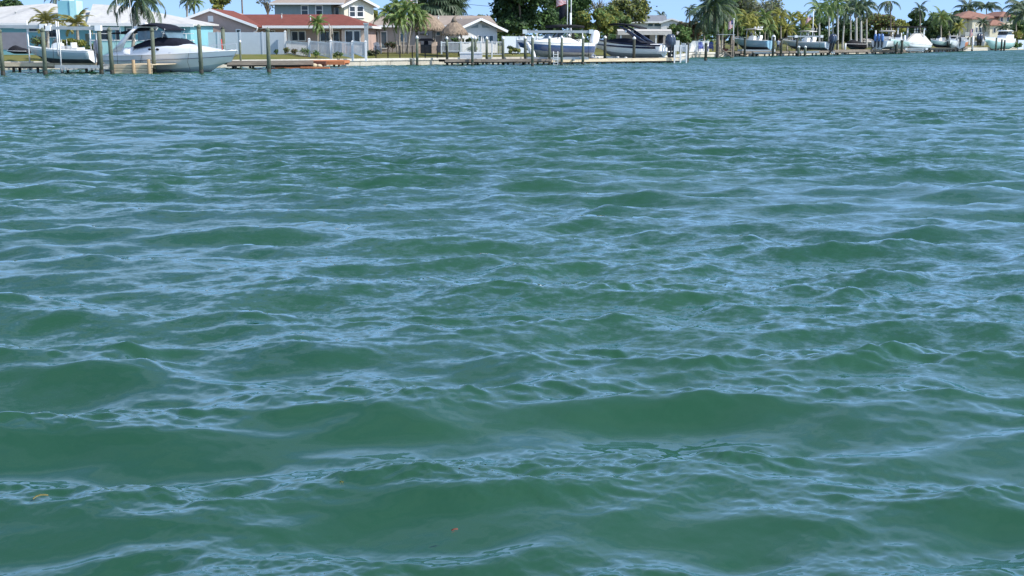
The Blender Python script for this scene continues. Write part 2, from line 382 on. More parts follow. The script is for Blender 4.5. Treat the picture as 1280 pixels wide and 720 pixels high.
mat('thatch', (.27, .205, .15), .95, .35, 4.0, stretch=(1, 1, .3), bump=.8, bscale=16)
mat('bark', (.16, .13, .10), .9, .3, 3.0, bump=.6, bscale=12)
mat('palm_bark', (.33, .29, .24), .9, .2, 3.0, stretch=(.4, .4, 4), bump=.5, bscale=8)
mat('royal_bark', (.46, .44, .40), .85, .12, 3.0, stretch=(.4, .4, 3))
mat('crownshaft', (.16, .26, .08), .6, .2)
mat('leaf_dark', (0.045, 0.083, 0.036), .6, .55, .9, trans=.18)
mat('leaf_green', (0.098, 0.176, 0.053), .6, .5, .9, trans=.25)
mat('leaf_olive', (0.168, 0.212, 0.078), .65, .4, .9, trans=.25)
mat('leaf_grey', (0.194, 0.204, 0.133), .7, .35, .9, trans=.2)
mat('leaf_yellow', (0.291, 0.291, 0.068), .6, .4, .9, trans=.3)
mat('leaf_brown', (.15, .09, .06), .7, .4, .9, trans=.2)
mat('frond_green', (0.151, 0.229, 0.062), .5, .4, .7, trans=.3)
mat('frond_yellow', (.24, .22, .06), .5, .35, .7, trans=.3)
mat('frond_dark', (0.060, 0.098, 0.053), .5, .4, .7, trans=.2)
mat('frond_dry', (.22, .16, .09), .8, .3, .7)
mat('lawn', (.115, .135, .030), .95, .35, .6, c2=(.17, .15, .05), bump=.5, bscale=20)
mat('sand', (.33, .28, .20), .95, .2, .5)
mat('skin', (.42, .26, .18), .6, .05)
mat('shirt_blue', (.38, .42, .50), .8, .08)
mat('trousers', (.045, .05, .07), .85, .1)
mat('hair', (.06, .04, .03), .8, .2)
mat('flag_red', (.48, .06, .07), .8, .05)
mat('flag_white', (.72, .72, .72), .8, .04)
mat('flag_blue', (.03, .045, .16), .8, .05)
mat('wire', (.03, .03, .03), .6, .1)

# ------------------------------------------------------------------ the shore
SHORE_PIX = [(-330, 96), (0, 87.5), (290, 84.6), (450, 82.3), (560, 80.5), (690, 78.8), (846, 76.6), (866, 71.6), (900, 71.0), (960, 70.0), (1050, 67.6), (1130, 65.6), (1200, 63.8), (1280, 62.0), (1420, 59.6)]
SHORE = [G(a, b) for a, b in SHORE_PIX]
BACK_DIR = Vector((-.35, .94, 0)).normalized()
def shore_y(px):
    """distance of the seawall in column px"""
    for (a, b), (c, d) in zip(SHORE_PIX, SHORE_PIX[1:]):
        if a <= px <= c:
            t = (px - a) / (c - a); return G(px, b + (d - b) * t).y
    return SHORE[-1].y
LANDZ = .66
def land_z(px, Y):
    d = Y * KY - shore_y(px); t = min(1, max(0, (d - .5) / 7)); return LANDZ + .42 * t * t * (3 - 2 * t)

def build_land():
    offs = [0, .6, 2, 4, 6, 8, 14, 30, 90, 400, 3000]
    pts = [V(-420, 50, 0), V(-150, 72, 0)] + SHORE + [V(900, 1000, 0), V(3000, 3200, 0)]
    dense = []
    for a, b in zip(pts, pts[1:]):
        n = max(1, int((b - a).length / 6)) if (b - a).length < 200 else 1
        dense += [a.lerp(b, i / n) for i in range(n)]
    dense.append(pts[-1]); m = MB(); rings = []
    rnd = random.Random(3)
    for o in offs:
        t = min(1, max(0, (o - .5) / 7)); z = LANDZ + .42 * t * t * (3 - 2 * t)
        rings.append([p + BACK_DIR * (o * (1 + (0 if o < 400 else .0))) + V(0, 0, z + (rnd.uniform(-.03, .03) if 1 < o < 400 else 0)) for p in dense])
    m.loft(rings, 0)
    me = m.mesh('ground', M['lawn']); me.flip_normals() if me.polygons[0].normal.z < 0 else None
    o = link('ground', me); tag(o, kind='structure')
build_land()

def build_seawall():
    pts = SHORE
    root = empty('seawall', pts[3], 0, 'long pale concrete seawall with a capped top along the whole far bank', 'seawall')
    def seg(a, b, panel):
        d = (b - a); L = d.length; d.normalize(); nrm = V(d.y, -d.x, 0)
        if nrm.dot(V(0, -1, 0)) < 0: nrm = -nrm
        n = max(1, int(L / panel)); 
        for i in range(n):
            p = a + d * (L * i / n + .02); q = a + d * (L * (i + 1) / n - .02); off = nrm * random.uniform(.0, .03)
            m = MB(); m.prism([p + off + V(0, 0, -1.2), q + off + V(0, 0, -1.2), q + off + V(0, 0, .48), p + off + V(0, 0, .48)], -nrm * .25)
            link('wall_panel', m.mesh('wall_panel', M['concrete']), root, loc=-root.location)
            m = MB(); p2 = p - d * .015; q2 = q + d * .015
            m.prism([p2 + nrm * .12 + V(0, 0, .484), q2 + nrm * .12 + V(0, 0, .484), q2 + nrm * .12 + V(0, 0, .70), p2 + nrm * .12 + V(0, 0, .70)], -nrm * .62)
            link('cap_block', m.mesh('cap_block', M['concrete_light']), root, loc=-root.location)
    for i, (a, b) in enumerate(zip(pts, pts[1:])):
        seg(a, b, 3.0 if i < 6 else (8 if i < 10 else 20))
build_seawall()

# ------------------------------------------------------------------ pilings
def piling(px, base, top, label, r=.14, m='piling', cap='cone', capm='cap_white', group='wooden dock pilings', py_tilt=0.0):
    g = G(px, base); z1 = W(px, top, g.y / KY).z
    root = empty('piling', (g.x, g.y, 0), random.uniform(0, 6), label, 'piling', group)
    tx, ty = random.uniform(-.012, .012), random.uniform(-.012, .012)
    mb = MB(); hs = [-1.5, .02, .32, z1 * .6, z1 - .12 if cap else z1]
    mb.tube([(tx * h, ty * h, h) for h in hs[2:]], [r * 1.0, r * .97, r * .93], 10)
    mb.build('post', M[m], root)
    w = MB(); w.tube([(tx * h, ty * h, h) for h in hs[:3]], [r * 1.06, r * 1.05, r * 1.015], 10); w.build('wet_band', M['wet_wood'], root)
    if cap:
        c = MB(); zc = hs[-1]; off = V(tx * zc, ty * zc, 0)
        rings = []
        for (h, q) in ((-.14, r * 1.06), (.0, r * 1.10), (.03, r * 1.0), (.17, r * .12)) if cap == 'cone' else ((-.05, r * 1.15), (.08, r * 1.15), (.10, r * .9), (.11, r * .1)):
            rings.append([off + V(cos(2 * pi * k / 10) * q, sin(2 * pi * k / 10) * q, zc + h) for k in range(10)])
        c.loft(rings, 0, closed=True, capa=True, capb=True); c.build('cap', M[capm], root)
    return root

# ------------------------------------------------------------------ leaves
def leaf_mesh(name, blobs, n, size, mats, seed, up=.3, shell=.55, aspect=1.6):
    """many small leaf-sized faces spread through several clumps"""
    rng = np.random.default_rng(seed); vol = np.array([b[1] ** 2 for b in blobs]); pick = rng.choice(len(blobs), n, p=vol / vol.sum())
    C = np.array([list(b[0]) for b in blobs])[pick]; Rr = np.array([b[1] for b in blobs])[pick]
    sq = np.array([b[2] if len(b) > 2 else (1, 1, .8) for b in blobs])[pick]
    d = rng.normal(size=(n, 3)); d /= np.linalg.norm(d, axis=1)[:, None]
    rad = Rr * (shell + (1 - shell) * rng.random(n)) * (1 + .18 * np.sin(d[:, 0] * 5 + pick) * np.cos(d[:, 2] * 6 + pick * 2))
    p = C + d * rad[:, None] * sq
    nr = d * .8 + rng.normal(size=(n, 3)) * .7 + np.array([0, 0, up]); nr /= np.linalg.norm(nr, axis=1)[:, None]
    t = np.cross(nr, rng.normal(size=(n, 3))); t /= np.linalg.norm(t, axis=1)[:, None]; b = np.cross(nr, t)
    s = size * (.6 + .8 * rng.random(n))[:, None]
    v = np.stack([p - t * s * aspect / 2, p + b * s / 2 + t * s * .1, p + t * s * aspect / 2, p - b * s / 2 + t * s * .1], 1).reshape(-1, 3)
    f = np.arange(4 * n).reshape(-1, 4)
    me = bpy.data.meshes.new(name); me.vertices.add(4 * n); me.vertices.foreach_set('co', v.astype(np.float32).ravel())
    me.loops.add(4 * n); me.loops.foreach_set('vertex_index', f.ravel().astype(np.int32)); me.polygons.add(n)
    me.polygons.foreach_set('loop_start', np.arange(0, 4 * n, 4, dtype=np.int32)); me.update(calc_edges=True)
    mats = mats if isinstance(mats, (list, tuple)) else [mats]
    for m in mats: me.materials.append(m)
    me.polygons.foreach_set('material_index', np.minimum((rng.random(n) ** 1.6 * len(mats)).astype(np.int32), len(mats) - 1) if len(mats) > 1 else np.zeros(n, np.int32))
    return me
def tree(px, Y, top, wpx, label, mats, n=4000, leaf=.28, seed=1, bottom=None, nb=14, group=None, trunk=.22, name='leafy_tree', bare=False, cat='tree', shell=.5):
    z0 = land_z(px, Y); x = X_at(px, Y, 3); zt = ROWZ(top, Y); zb = ROWZ(bottom, Y) if bottom else z0 + (zt - z0) * .3
    wid = wpx / 1000 * Y / 2; rnd = random.Random(seed)
    root = empty(name, (x, Y * KY, z0), rnd.uniform(0, .4), label, cat, group)
    H = zt - z0; zc = (zt + zb) / 2 - z0; hh = (zt - zb) / 2
    blobs = []
    for i in range(nb):
        a = rnd.uniform(0, 2 * pi); q = math.sqrt(rnd.random()) * .72; h = rnd.uniform(-.7, .72)
        k = math.sqrt(max(.1, 1 - h * h)); rb = rnd.uniform(.24, .42)
        blobs.append(((cos(a) * q * k * wid, sin(a) * q * k * wid * .8, zc + h * hh), rb * min(wid, hh * 1.5), (1, 1, rnd.uniform(.6, .9))))
    t = MB(); fork = max(.5, zb - z0 + hh * .3)
    t.tube([(0, 0, -.2), (.05, 0, fork * .5), (0, .05, fork)], [trunk * 1.35, trunk, trunk * .8], 8)
    for b in blobs[:9]:
        c = Vector(b[0]); mid = Vector((c.x * .45, c.y * .45, fork + (c.z - fork) * .55))
        t.tube([(0, 0, fork * .8), mid, c], [trunk * .55, trunk * .32, trunk * .1], 5, cap=False)
        if bare:
            for _ in range(5):
                e = c + Vector((rnd.uniform(-1, 1), rnd.uniform(-1, 1), rnd.uniform(0, 1))) * wid * .45; t.tube([mid.lerp(c, rnd.random()), e.lerp(mid, .3), e], [trunk * .2, trunk * .12, trunk * .04], 4, cap=False)
    t.build('trunk', M['bark'], root)
    link('crown', leaf_mesh('crown', blobs, int(n * (1.0 if bare else 1.45)), leaf * 1.08, [M[q] for q in mats], seed, shell=shell), root)
    return root
def shrub(px, Y, top, wpx, label, mats, n=500, leaf=.12, seed=1, base=None, cat='shrub', group=None, name='shrub'):
    z0 = land_z(px, Y); x = X_at(px, Y, z0); zt = ROWZ(top, Y); wid = wpx / 1000 * Y / 2; rnd = random.Random(seed)
    if base is not None: z0 = ROWZ(base, Y)
    root = empty(name, (x, Y * KY, z0), 0, label, cat, group); H = max(.3, zt - z0)
    nb = max(3, int(wid / H * 5)); bl = [((rnd.uniform(-.8, .8) * wid, rnd.uniform(-.3, .3) * min(wid, 1), H * rnd.uniform(.35, .68)), H * rnd.uniform(.28, .42)) for _ in range(nb)]
    t = MB()
    for b in bl[:8]: t.tube([(b[0][0] * .4, 0, -.05), (b[0][0] * .8, b[0][1] * .5, b[0][2] * .5), b[0]], [.03, .02, .01], 4, cap=False)
    t.build('stem', M['bark'], root)
    link('foliage', leaf_mesh('foliage', bl, n, leaf, [M[q] for q in mats], seed, shell=.3), root)
    return root

# ------------------------------------------------------------------ palms
def frond_mesh(L, droop, nl, wid, mats, seed, hang=.5, ll=.24):
    rnd = random.Random(seed); m = MB(); n = 9; pts = []
    for i in range(n + 1):
        t = i / n; a = .15 - droop * t ** 1.4
        pts.append(V(0, 0, 0) if i == 0 else pts[-1] + V(cos(a * 1.6), 0, sin(a * 1.6)) * (L / n))
    m.tube(pts, [.05 * (1 - .85 * i / n) * max(.6, L / 3) for i in range(n + 1)], 4, 1, cap=False)
    for k in range(nl):
        t = .13 + .87 * k / (nl - 1); q = t * n; i = min(int(q), n - 1); p = pts[i].lerp(pts[i + 1], q - i); d = (pts[i + 1] - pts[i]).normalized()
        ln = L * ll * (sin(pi * min(1, t * .8 + .18)) ** .6 + .1) * rnd.uniform(.8, 1.1)
        for sd_ in (-1, 1):
            h = hang * rnd.uniform(.7, 1.3); dr = (V(0, sd_, 0) * (1 - h * .35) + d * rnd.uniform(.35, .75) + V(0, 0, -h)).normalized(); w = d * (wid * .5)
            mid = p + dr * ln * .5; e = p + (dr + V(0, 0, -.35 * hang)).normalized() * ln
            m.add([p - w, p + w, mid + w * .9, mid - w * .9, e], [(0, 1, 2, 3), (3, 2, 4)], 0)
    return m.mesh('frond', [M[q] for q in mats], fix=False)
FR = {}
def fronds(kind):
    if kind not in FR:
        spec = {'coco': (3.6, 1.25, 34, .10, ('frond_green', 'frond_yellow'), .75), 'coco_dark': (3.8, 1.2, 34, .10, ('frond_dark', 'frond_green'), .8),
                'young': (2.3, 1.0, 24, .09, ('frond_yellow', 'frond_yellow'), .45), 'green': (2.2, 1.15, 24, .10, ('frond_green', 'frond_yellow'), .6), 'yellowgreen': (3.0, 1.2, 24, .12, ('leaf_yellow', 'frond_yellow'), .6),
                'royal': (3.4, 1.35, 26, .12, ('frond_green', 'frond_green'), .9), 'royal_dark': (3.4, 1.35, 26, .12, ('frond_dark', 'frond_green'), .9), 'dry': (2.0, 1.6, 18, .10, ('frond_dry', 'frond_dry'), .9)}[kind]
        FR[kind] = [frond_mesh(spec[0] * (1, .9, 1.06)[i], spec[1] * (1, 1.25, .8)[i], spec[2], spec[3], spec[4], i + 5, spec[5]) for i in range(3)]
    return FR[kind]
def palm(px, Y, crown_row, label, kind='coco', n=16, scale=1.0, r=.15, bark='palm_bark', lean=0.0, seed=1, base_px=None, group=None, dry=0, elev=(-35, 75), shaft=False, wind=0.0, name='palm_tree', zbase=None, nuts=False):
    rnd = random.Random(seed); bx = px if base_px is None else base_px
    z0 = land_z(bx, Y) if zbase is None else zbase; b = P(bx, Y, z0); zc = ROWZ(crown_row, Y); top = P(px, Y, zc) - b
    root = empty(name, b, 0, label, 'palm tree', group); t = MB()
    N = 9; pts = []
    for i in range(N + 1):
        u = i / N; pts.append(V(top.x * (u ** 1.6) + lean * sin(pi * u), .1 * sin(3 * u), -.15 + (top.z + .15) * u))
    t.tube(pts, [r * (1.35 - .3 * min(1, i / N * 3) - .25 * i / N) * (1 + .05 * (i % 2)) for i in range(N + 1)], 8); t.build('trunk', M[bark], root)
    tip = pts[-1]
    if shaft:
        s_ = MB(); s_.tube([tip - V(0, 0, .1), tip + V(0, 0, .5), tip + V(0, 0, 1.1)], [r * .95, r * .9, r * .4], 8); s_.build('crown_shaft', M['crownshaft'], root); tip = tip + V(0, 0, .8)
    fr = fronds(kind)
    for k in range(n):
        az = k * 2.399 + rnd.uniform(-.2, .2); e = R(elev[0] + (elev[1] - elev[0]) * ((k + .5) / n) ** .9 + rnd.uniform(-8, 8))
        if wind: az = az + wind * sin(az)
        link('frond', fr[rnd.randrange(3)], root, loc=tip + V(0, 0, .05), rot=(rnd.uniform(-.25, .25), -e, az), scale=scale * rnd.uniform(.85, 1.1))
    for k in range(dry):
        link('dead_frond', fronds('dry')[k % 3], root, loc=tip - V(0, 0, .1), rot=(0, R(45 + rnd.uniform(-10, 15)), k * 2.1 + .5), scale=scale * .9)
    if nuts:
        c = MB()
        for k in range(6): c.ball(tip + V(cos(k) * .25, sin(k) * .25, -.25 - .1 * (k % 2)), .14, 6, 4)
        c.build('coconuts', M['frond_yellow'], root)
    return root
def fan_palm(px, Y, crown_row, label, size=1.6, seed=1, mats=('frond_dark', 'leaf_grey'), n=26, r=.2, group=None):
    rnd = random.Random(seed); z0 = land_z(px, Y); b = P(px, Y, z0); zc = ROWZ(crown_row, Y) - z0
    root = empty('fan_palm', b, 0, label, 'palm tree', group)
    t = MB(); t.tube([(0, 0, -.1), (0, .05, zc * .5), (0, 0, zc)], [r * 1.3, r, r], 8); t.build('trunk', M['palm_bark'], root)
    key = 'fan' + mats[0]
    if key not in FR:
        m = MB(); m.tube([(0, 0, 0), (.5, 0, .05), (.95, 0, .0)], [.03, .02, .02], 4, 1, cap=False)
        for k in range(15):
            a = R(-105 + 210 * k / 14); d = V(cos(a), sin(a), 0); s_ = V(-sin(a), cos(a), 0) * .07; o = V(.95, 0, 0); ln = .95 - .25 * abs(a) / 2
            m.add([o, o + d * ln * .6 + s_ + V(0, 0, -.02), o + d * ln * .6 - s_ + V(0, 0, -.02), o + d * ln + V(0, 0, -.32)], [(0, 2, 1), (1, 2, 3)], 0)
        FR[key] = m.mesh('fan_leaf', [M[q] for q in mats], fix=False)
    for k in range(n):
        link('fan_leaf', FR[key], root, loc=(0, 0, zc), rot=(rnd.uniform(-.3, .3), -R(-55 + 125 * (k + .5) / n), k * 2.399), scale=size * rnd.uniform(.85, 1.1))
    return root

# ================================================================== houses
class Frame:
    """an upright local frame: x along a facade, y away from the water, z up from the floor"""
    def __init__(s, o, deg=0): s.o = Vector(o); s.a = R(deg); s.ux = V(cos(s.a), sin(s.a), 0); s.uy = V(-sin(s.a), cos(s.a), 0)
    def hit(s, px, py, ly=0.0):
        d = ray(px, py); c = V(0, 0, CAMZ); n = s.uy; t = (s.o + s.uy * ly - c).dot(n) / d.dot(n); p = c + d * t - s.o
        return p.dot(s.ux), p.z
    def loc(s, p): p = Vector(p) - s.o; return V(p.dot(s.ux), p.dot(s.uy), p.z)
    def rect(s, x0, y0, x1, y1, ly=0.0):
        a = s.hit(x0, y1, ly); b = s.hit(x1, y0, ly); return a[0], b[0], a[1], b[1]
def window(root, r, y=0.0, frame='white_trim', cols=1, rows=1, glass='glass', fw=.09, name='window', sill=True):
    x0, x1, z0, z1 = r; m = MB(); d0, d1 = y - .09, y - .004
    m.box(x0 - fw, x0, d0, d1, z0 - fw, z1 + fw); m.box(x1, x1 + fw, d0, d1, z0 - fw, z1 + fw)
    m.box(x0, x1, d0, d1, z1, z1 + fw); m.box(x0, x1, d0, d1, z0 - fw, z0)
    for i in range(1, cols): x = x0 + (x1 - x0) * i / cols; m.box(x - fw * .4, x + fw * .4, d0 + .02, d1, z0, z1)
    for j in range(1, rows): z = z0 + (z1 - z0) * j / rows; m.box(x0, x1, d0 + .03, d1 - .002, z - fw * .3, z + fw * .3)
    if sill: m.box(x0 - fw * 1.5, x1 + fw * 1.5, d0 - .08, d1 - .01, z0 - fw - .06, z0 - fw)
    f = m.build(name, M[frame], root); g = MB(); g.box(x0, x1, y - .03, y - .01, z0, z1); g.build('pane', M[glass], f); return f
def arched(root, r, y, frame='white_trim', glass='glass'):
    x0, x1, z0, z1 = r; c = (x0 + x1) / 2; w = (x1 - x0) / 2; zs = z1 - w
    o = [(x0, z0), (x1, z0)] + [(c + w * cos(pi * k / 8), zs + w * sin(pi * k / 8)) for k in range(9)]
    i = [(c + (x - c) * .8, z0 + .1 + (z - z0) * .93 - .02) for x, z in o]
    m = MB(); n = len(o); m.add([(x, y - .12, z) for x, z in o] + [(x, y - .12, z) for x, z in i] + [(x, y - .01, z) for x, z in o], [(k, (k + 1) % n, n + (k + 1) % n, n + k) for k in range(n)] + [(k, 2 * n + k, 2 * n + (k + 1) % n, (k + 1) % n) for k in range(n)])
    f = m.build('window', M[frame], root); g = MB(); g.prism([(x, y - .05, z) for x, z in i], (0, .03, 0)); g.build('pane', M[glass], f); return f
def wall(root, x0, x1, y0, y1, z0, z1, m, name='wall'): b = MB(); b.box(x0, x1, y0, y1, z0, z1); return b.build(name, M[m], root)
def gable_roof(root, pts_front, pts_back, m, t=.16, fascia='white_trim'):
    """pts: left eave, apex, right eave at the front and at the back; two sloping slabs and the boards at their edges"""
    a, b, c = [Vector(p) for p in pts_front]; d, e, f = [Vector(p) for p in pts_back]
    r = MB(); r.slab([a, b, e, d], t); r.slab([b + V(.01, 0, 0), c, f, e + V(.01, 0, 0)], t); o = r.build('roof', M[m], root)
    g = MB(); dn = V(0, 0, -.13); fy = V(0, -.05, 0)
    g.bar(a + dn + fy, b + dn + fy, .06, .26); g.bar(b + dn + fy * 1.1, c + dn + fy * 1.1, .06, .26)
    g.build('barge_board', M[fascia], o); return o
def poly_roof(root, faces, m, t=.15, name='roof'):
    r = MB()
    for f in faces: r.slab(f, t)
    return r.build(name, M[m], root)
def gutter(root, a, b, m='white_trim', h=.2):
    g = MB(); g.bar(a, b, .12, h); return g.build('gutter', M[m], root)

# -------------------------------------------------- turquoise house, far left
def turquoise_house():
    Y = 79.0; F = Frame(P(60, Y, 1.05), 0)
    root = empty('turquoise_house', F.o, 0, 'long turquoise house with a white tiled roof and square turquoise chimney', 'house')
    L = lambda px, py, ly=0: V(F.hit(px, py, ly)[0], ly, F.hit(px, py, ly)[1])
    ze = F.hit(110, 29)[1]
    xa, xb, xc = F.hit(-90, 29)[0], F.hit(112, 29)[0], F.hit(243, 33)[0]
    wall(root, xa, xb - .02, .6, 11, -.4, ze, 'turquoise'); wall(root, xb, xc - .4, 0.0, 9, -.4, ze - .02, 'turquoise')
    # left roof: low at the far left, a cross ridge climbing to the chimney
    r1, r2, r3 = L(-60, 13, 5.5), L(25, 12, 5.5), L(64, 4, 6.5)
    e0, e1 = V(xa - .5, -.1, ze), V(xb + .3, -.1, ze)
    bk0, bk1 = V(xa - .5, 12, ze), V(xb + .3, 12, ze)
    poly_roof(root, [[e0, V(r2.x - 1, -.1, ze), r2, r1], [V(r2.x - 1, -.1, ze), V(r3.x + 1.0, -.1, ze), r3 + V(.0, 0, 0), r2]], 'white_roof', .14)
    poly_roof(root, [[V(r3.x + 1.0, -.1, ze - .003), e1, V(e1.x - 1.4, 6, r3.z - .9), r3]], 'white_roof', .14)
    poly_roof(root, [[bk0, r1, r2, r3, V(e1.x - 1.4, 6, r3.z - .9), bk1]], 'white_roof', .14)
    # right roof
    q1, q2 = L(116, 5, 5), L(152, 7, 5); q3 = L(206, 20, 5)
    s0, s1 = V(xb - .1, -.55, ze + .02), V(xc, -.55, ze - .1)
    poly_roof(root, [[s0, V(q2.x + 1.6, -.55, ze), q2, q1], [V(q2.x + 1.6, -.55, ze - .002), s1, q3, q2], [s1, V(xc, 10, ze), q3], [q1, q2, q3, V(xc, 10, ze), V(xb, 10, ze)], [V(xb - .1, 10, ze), s0, q1]], 'white_roof', .14)
    gutter(root, e0 + V(0, -.1, -.1), V(s0.x - .12, -.2, ze - .1), h=.24); gutter(root, s0 + V(.0, -.1, -.12), s1 + V(.1, -.1, -.12), h=.26)
    ch = F.rect(73, 1, 87, 22, 1.5); b = MB(); b.box(ch[0], ch[0] + (ch[1] - ch[0]) * .999, 1.5, 3.2, ch[2] - 1, ch[3]); c = b.build('chimney', M['turquoise'], root)
    b = MB(); b.box(ch[0] + .35, ch[1] - .1, 1.7, 3.0, ch[3], ch[3] + .75); b.build('chimney_pot', M['white_paint'], c)
    b = MB(); b.box(ch[1] - .02, ch[1] + .62, 1.42, 3.25, ch[2] - 1, ch[3] + .02); b.build('chimney_painted_lit_side', M['pale_turquoise'], root)  # paler slab: sunlight on the chimney's right side put into its colour
    for (x0, y0, x1, y1, cc) in ((126, 36, 133, 49, 1), (135, 36, 139, 49, 1), (146, 36, 152, 50, 1), (160, 36, 166, 50, 1), (196, 40, 210, 52, 2)): window(root, F.rect(x0, y0, x1, y1), 0, cols=cc, sill=False)
    for (x0, y0, x1, y1) in ((37, 31, 47, 39), (62, 33, 70, 46)): window(root, F.rect(x0, y0, x1, y1, .6), .6, sill=False)
    for px in (154, 193, 224): x = F.hit(px, 40)[0]; wall(root, x - .22, x + .22, -.45, -.2, -.3, ze - .2, 'pale_turquoise', 'porch_post')
    Fw = Frame(P(140, Y - 3, 1.0)); rw = empty('garden_wall', Fw.o, 0, 'low pale turquoise garden wall with a white rail behind the cabin cruiser stern', 'wall')
    x0, x1, z0, z1 = Fw.rect(112, 51, 242, 66); wall(rw, x0, x1, 0, .2, z0 - .6, z1, 'pale_turquoise', 'wall_face'); wall(rw, x0, x1, -.05, .25, z1 + .002, z1 + .09, 'white_trim', 'coping')
    for i in range(7): x = x0 + (x1 - x0) * (i + .5) / 7; wall(rw, x - .03, x + .03, .05, .11, z1 + .09, z1 + .62, 'white_trim', 'rail_post')
    wall(rw, x0, x1, .05, .11, z1 + .622, z1 + .68, 'white_trim', 'rail')
turquoise_house()

# -------------------------------------------------- red-roofed house
def red_house():
    Yg, Ym, Yr = 86.0, 87.7, 93.3; F = Frame(P(320, Yg, 1.08)); root = empty('red_roofed_house', F.o, 0, 'low pink stucco house with a long red-brown shingle roof and shaded gable end', 'house')
    def L(px, py, Y): return F.loc(W(px, py, Y))
    c, a = L(321, 32, Yg), L(262, 10.5, Yg); b = V(a.x - (c.x - a.x), c.y, c.z)
    back = 11.0; m = 'red_roof'
    wx0, wx1 = b.x + .55, c.x - .5; ze = c.z
    # gable wing
    g = MB(); slope = (a.z - c.z) / (c.x - a.x); g.prism([(wx0, .35, -.5), (wx1, .35, -.5), (wx1, .35, ze + .5 * slope - .2), (a.x, .35, a.z - .2), (wx0, .35, ze + .5 * slope - .2)], (0, back + 4, 0)); g.build('wall', M['pink_stucco'], root)
    gable_roof(root, [b, a, c], [b + V(0, back + 5, 0), a + V(0, back, 0), V(c.x, back * .62, c.z)], m)
    v = MB(); v.box(a.x - .3, a.x + .25, .28, .345, a.z - 1.35, a.z - .75); v.build('gable_vent', M['white_trim'], root)
    for (x0, y0, x1, y1) in ((296, 37.5, 300, 41), (246, 38, 252, 42)): window(root, F.rect(x0, y0, x1, y1, .35), .35, sill=False)
    # long wing
    e0, e1 = L(320, 32.2, Ym), L(458, 31.5, Ym); r0, r1 = L(300, 16, Yr), L(428, 18, Yr); bk = V(e1.x, back + 8.5, e1.z)
    e0.z = e1.z = (e0.z + e1.z) / 2; r0.z = r1.z; yl = (Ym - Yg) * KY
    poly_roof(root, [[V(e0.x - 1.5, e0.y, e0.z), e1, r1, r0]], m); poly_roof(root, [[e1 - V(0, 0, .004), bk, r1]], m); poly_roof(root, [[r0, r1, bk, V(e0.x, bk.y, e0.z)]], m)
    gutter(root, V(c.x + .05, yl - .05, e0.z - .14), e1 + V(.1, -.05, -.14), h=.26); gutter(root, e1 + V(.12, 0, -.14), bk + V(.12, 0, -.14), h=.26)
    dsp = MB(); dsp.tube([c + V(.05, .1, -.15), c + V(-.1, .3, -.5), V(wx1 - .3, .25, c.z - .9), V(wx1 - .35, .25, -.2)], .06, 6); dsp.build('downpipe', M['white_trim'], root)
    yw = yl + 1.9; bx = F.hit(427, 40, yl + .5)[0]
    wall(root, wx1 + .01, bx, yw, back + 7, -.5, ze - .1, 'pink_stucco'); wall(root, bx + .005, e1.x - .5, yl + .5, back + 6.9, -.5, ze - .12, 'pink_stucco')
    wall(root, wx1 + .01, bx, yl + .12, yw, ze - .32, ze - .22, 'white_paint', 'porch_soffit')
    for (x0, y0, x1, y1, cc) in ((337, 39, 343, 41.5, 1), (365.5, 39.5, 372, 50.5, 1), (374, 39.5, 381, 50.5, 1), (401, 40, 406.5, 51, 1), (408, 40, 412.5, 51, 1), (417.5, 40, 423.5, 52.5, 1)): window(root, F.rect(x0, y0, x1, y1, yw), yw, cols=cc, sill=False)
    wall(root, *(lambda r: (r[0], r[1]))(F.rect(360, 38, 363, 54, yw - .3)), yw - .5, yw - .25, -.2, ze - .33, 'white_trim', 'porch_post')
    yb = yl + .5
    for (x0, y0, x1, y1) in ((432.5, 39, 440.5, 53), (443, 39, 449.5, 53)): window(root, F.rect(x0, y0, x1, y1, yb), yb, sill=False, name='glass_door', fw=.1)
    for x0, x1 in ((427.4, 431), (451.5, 455)): r = F.rect(x0, 38, x1, 56, yb - .06); wall(root, r[0], r[1], yb - .1, yb + .02, -.3, r[3], 'peach', 'corner_pier')
    return F
red_house()

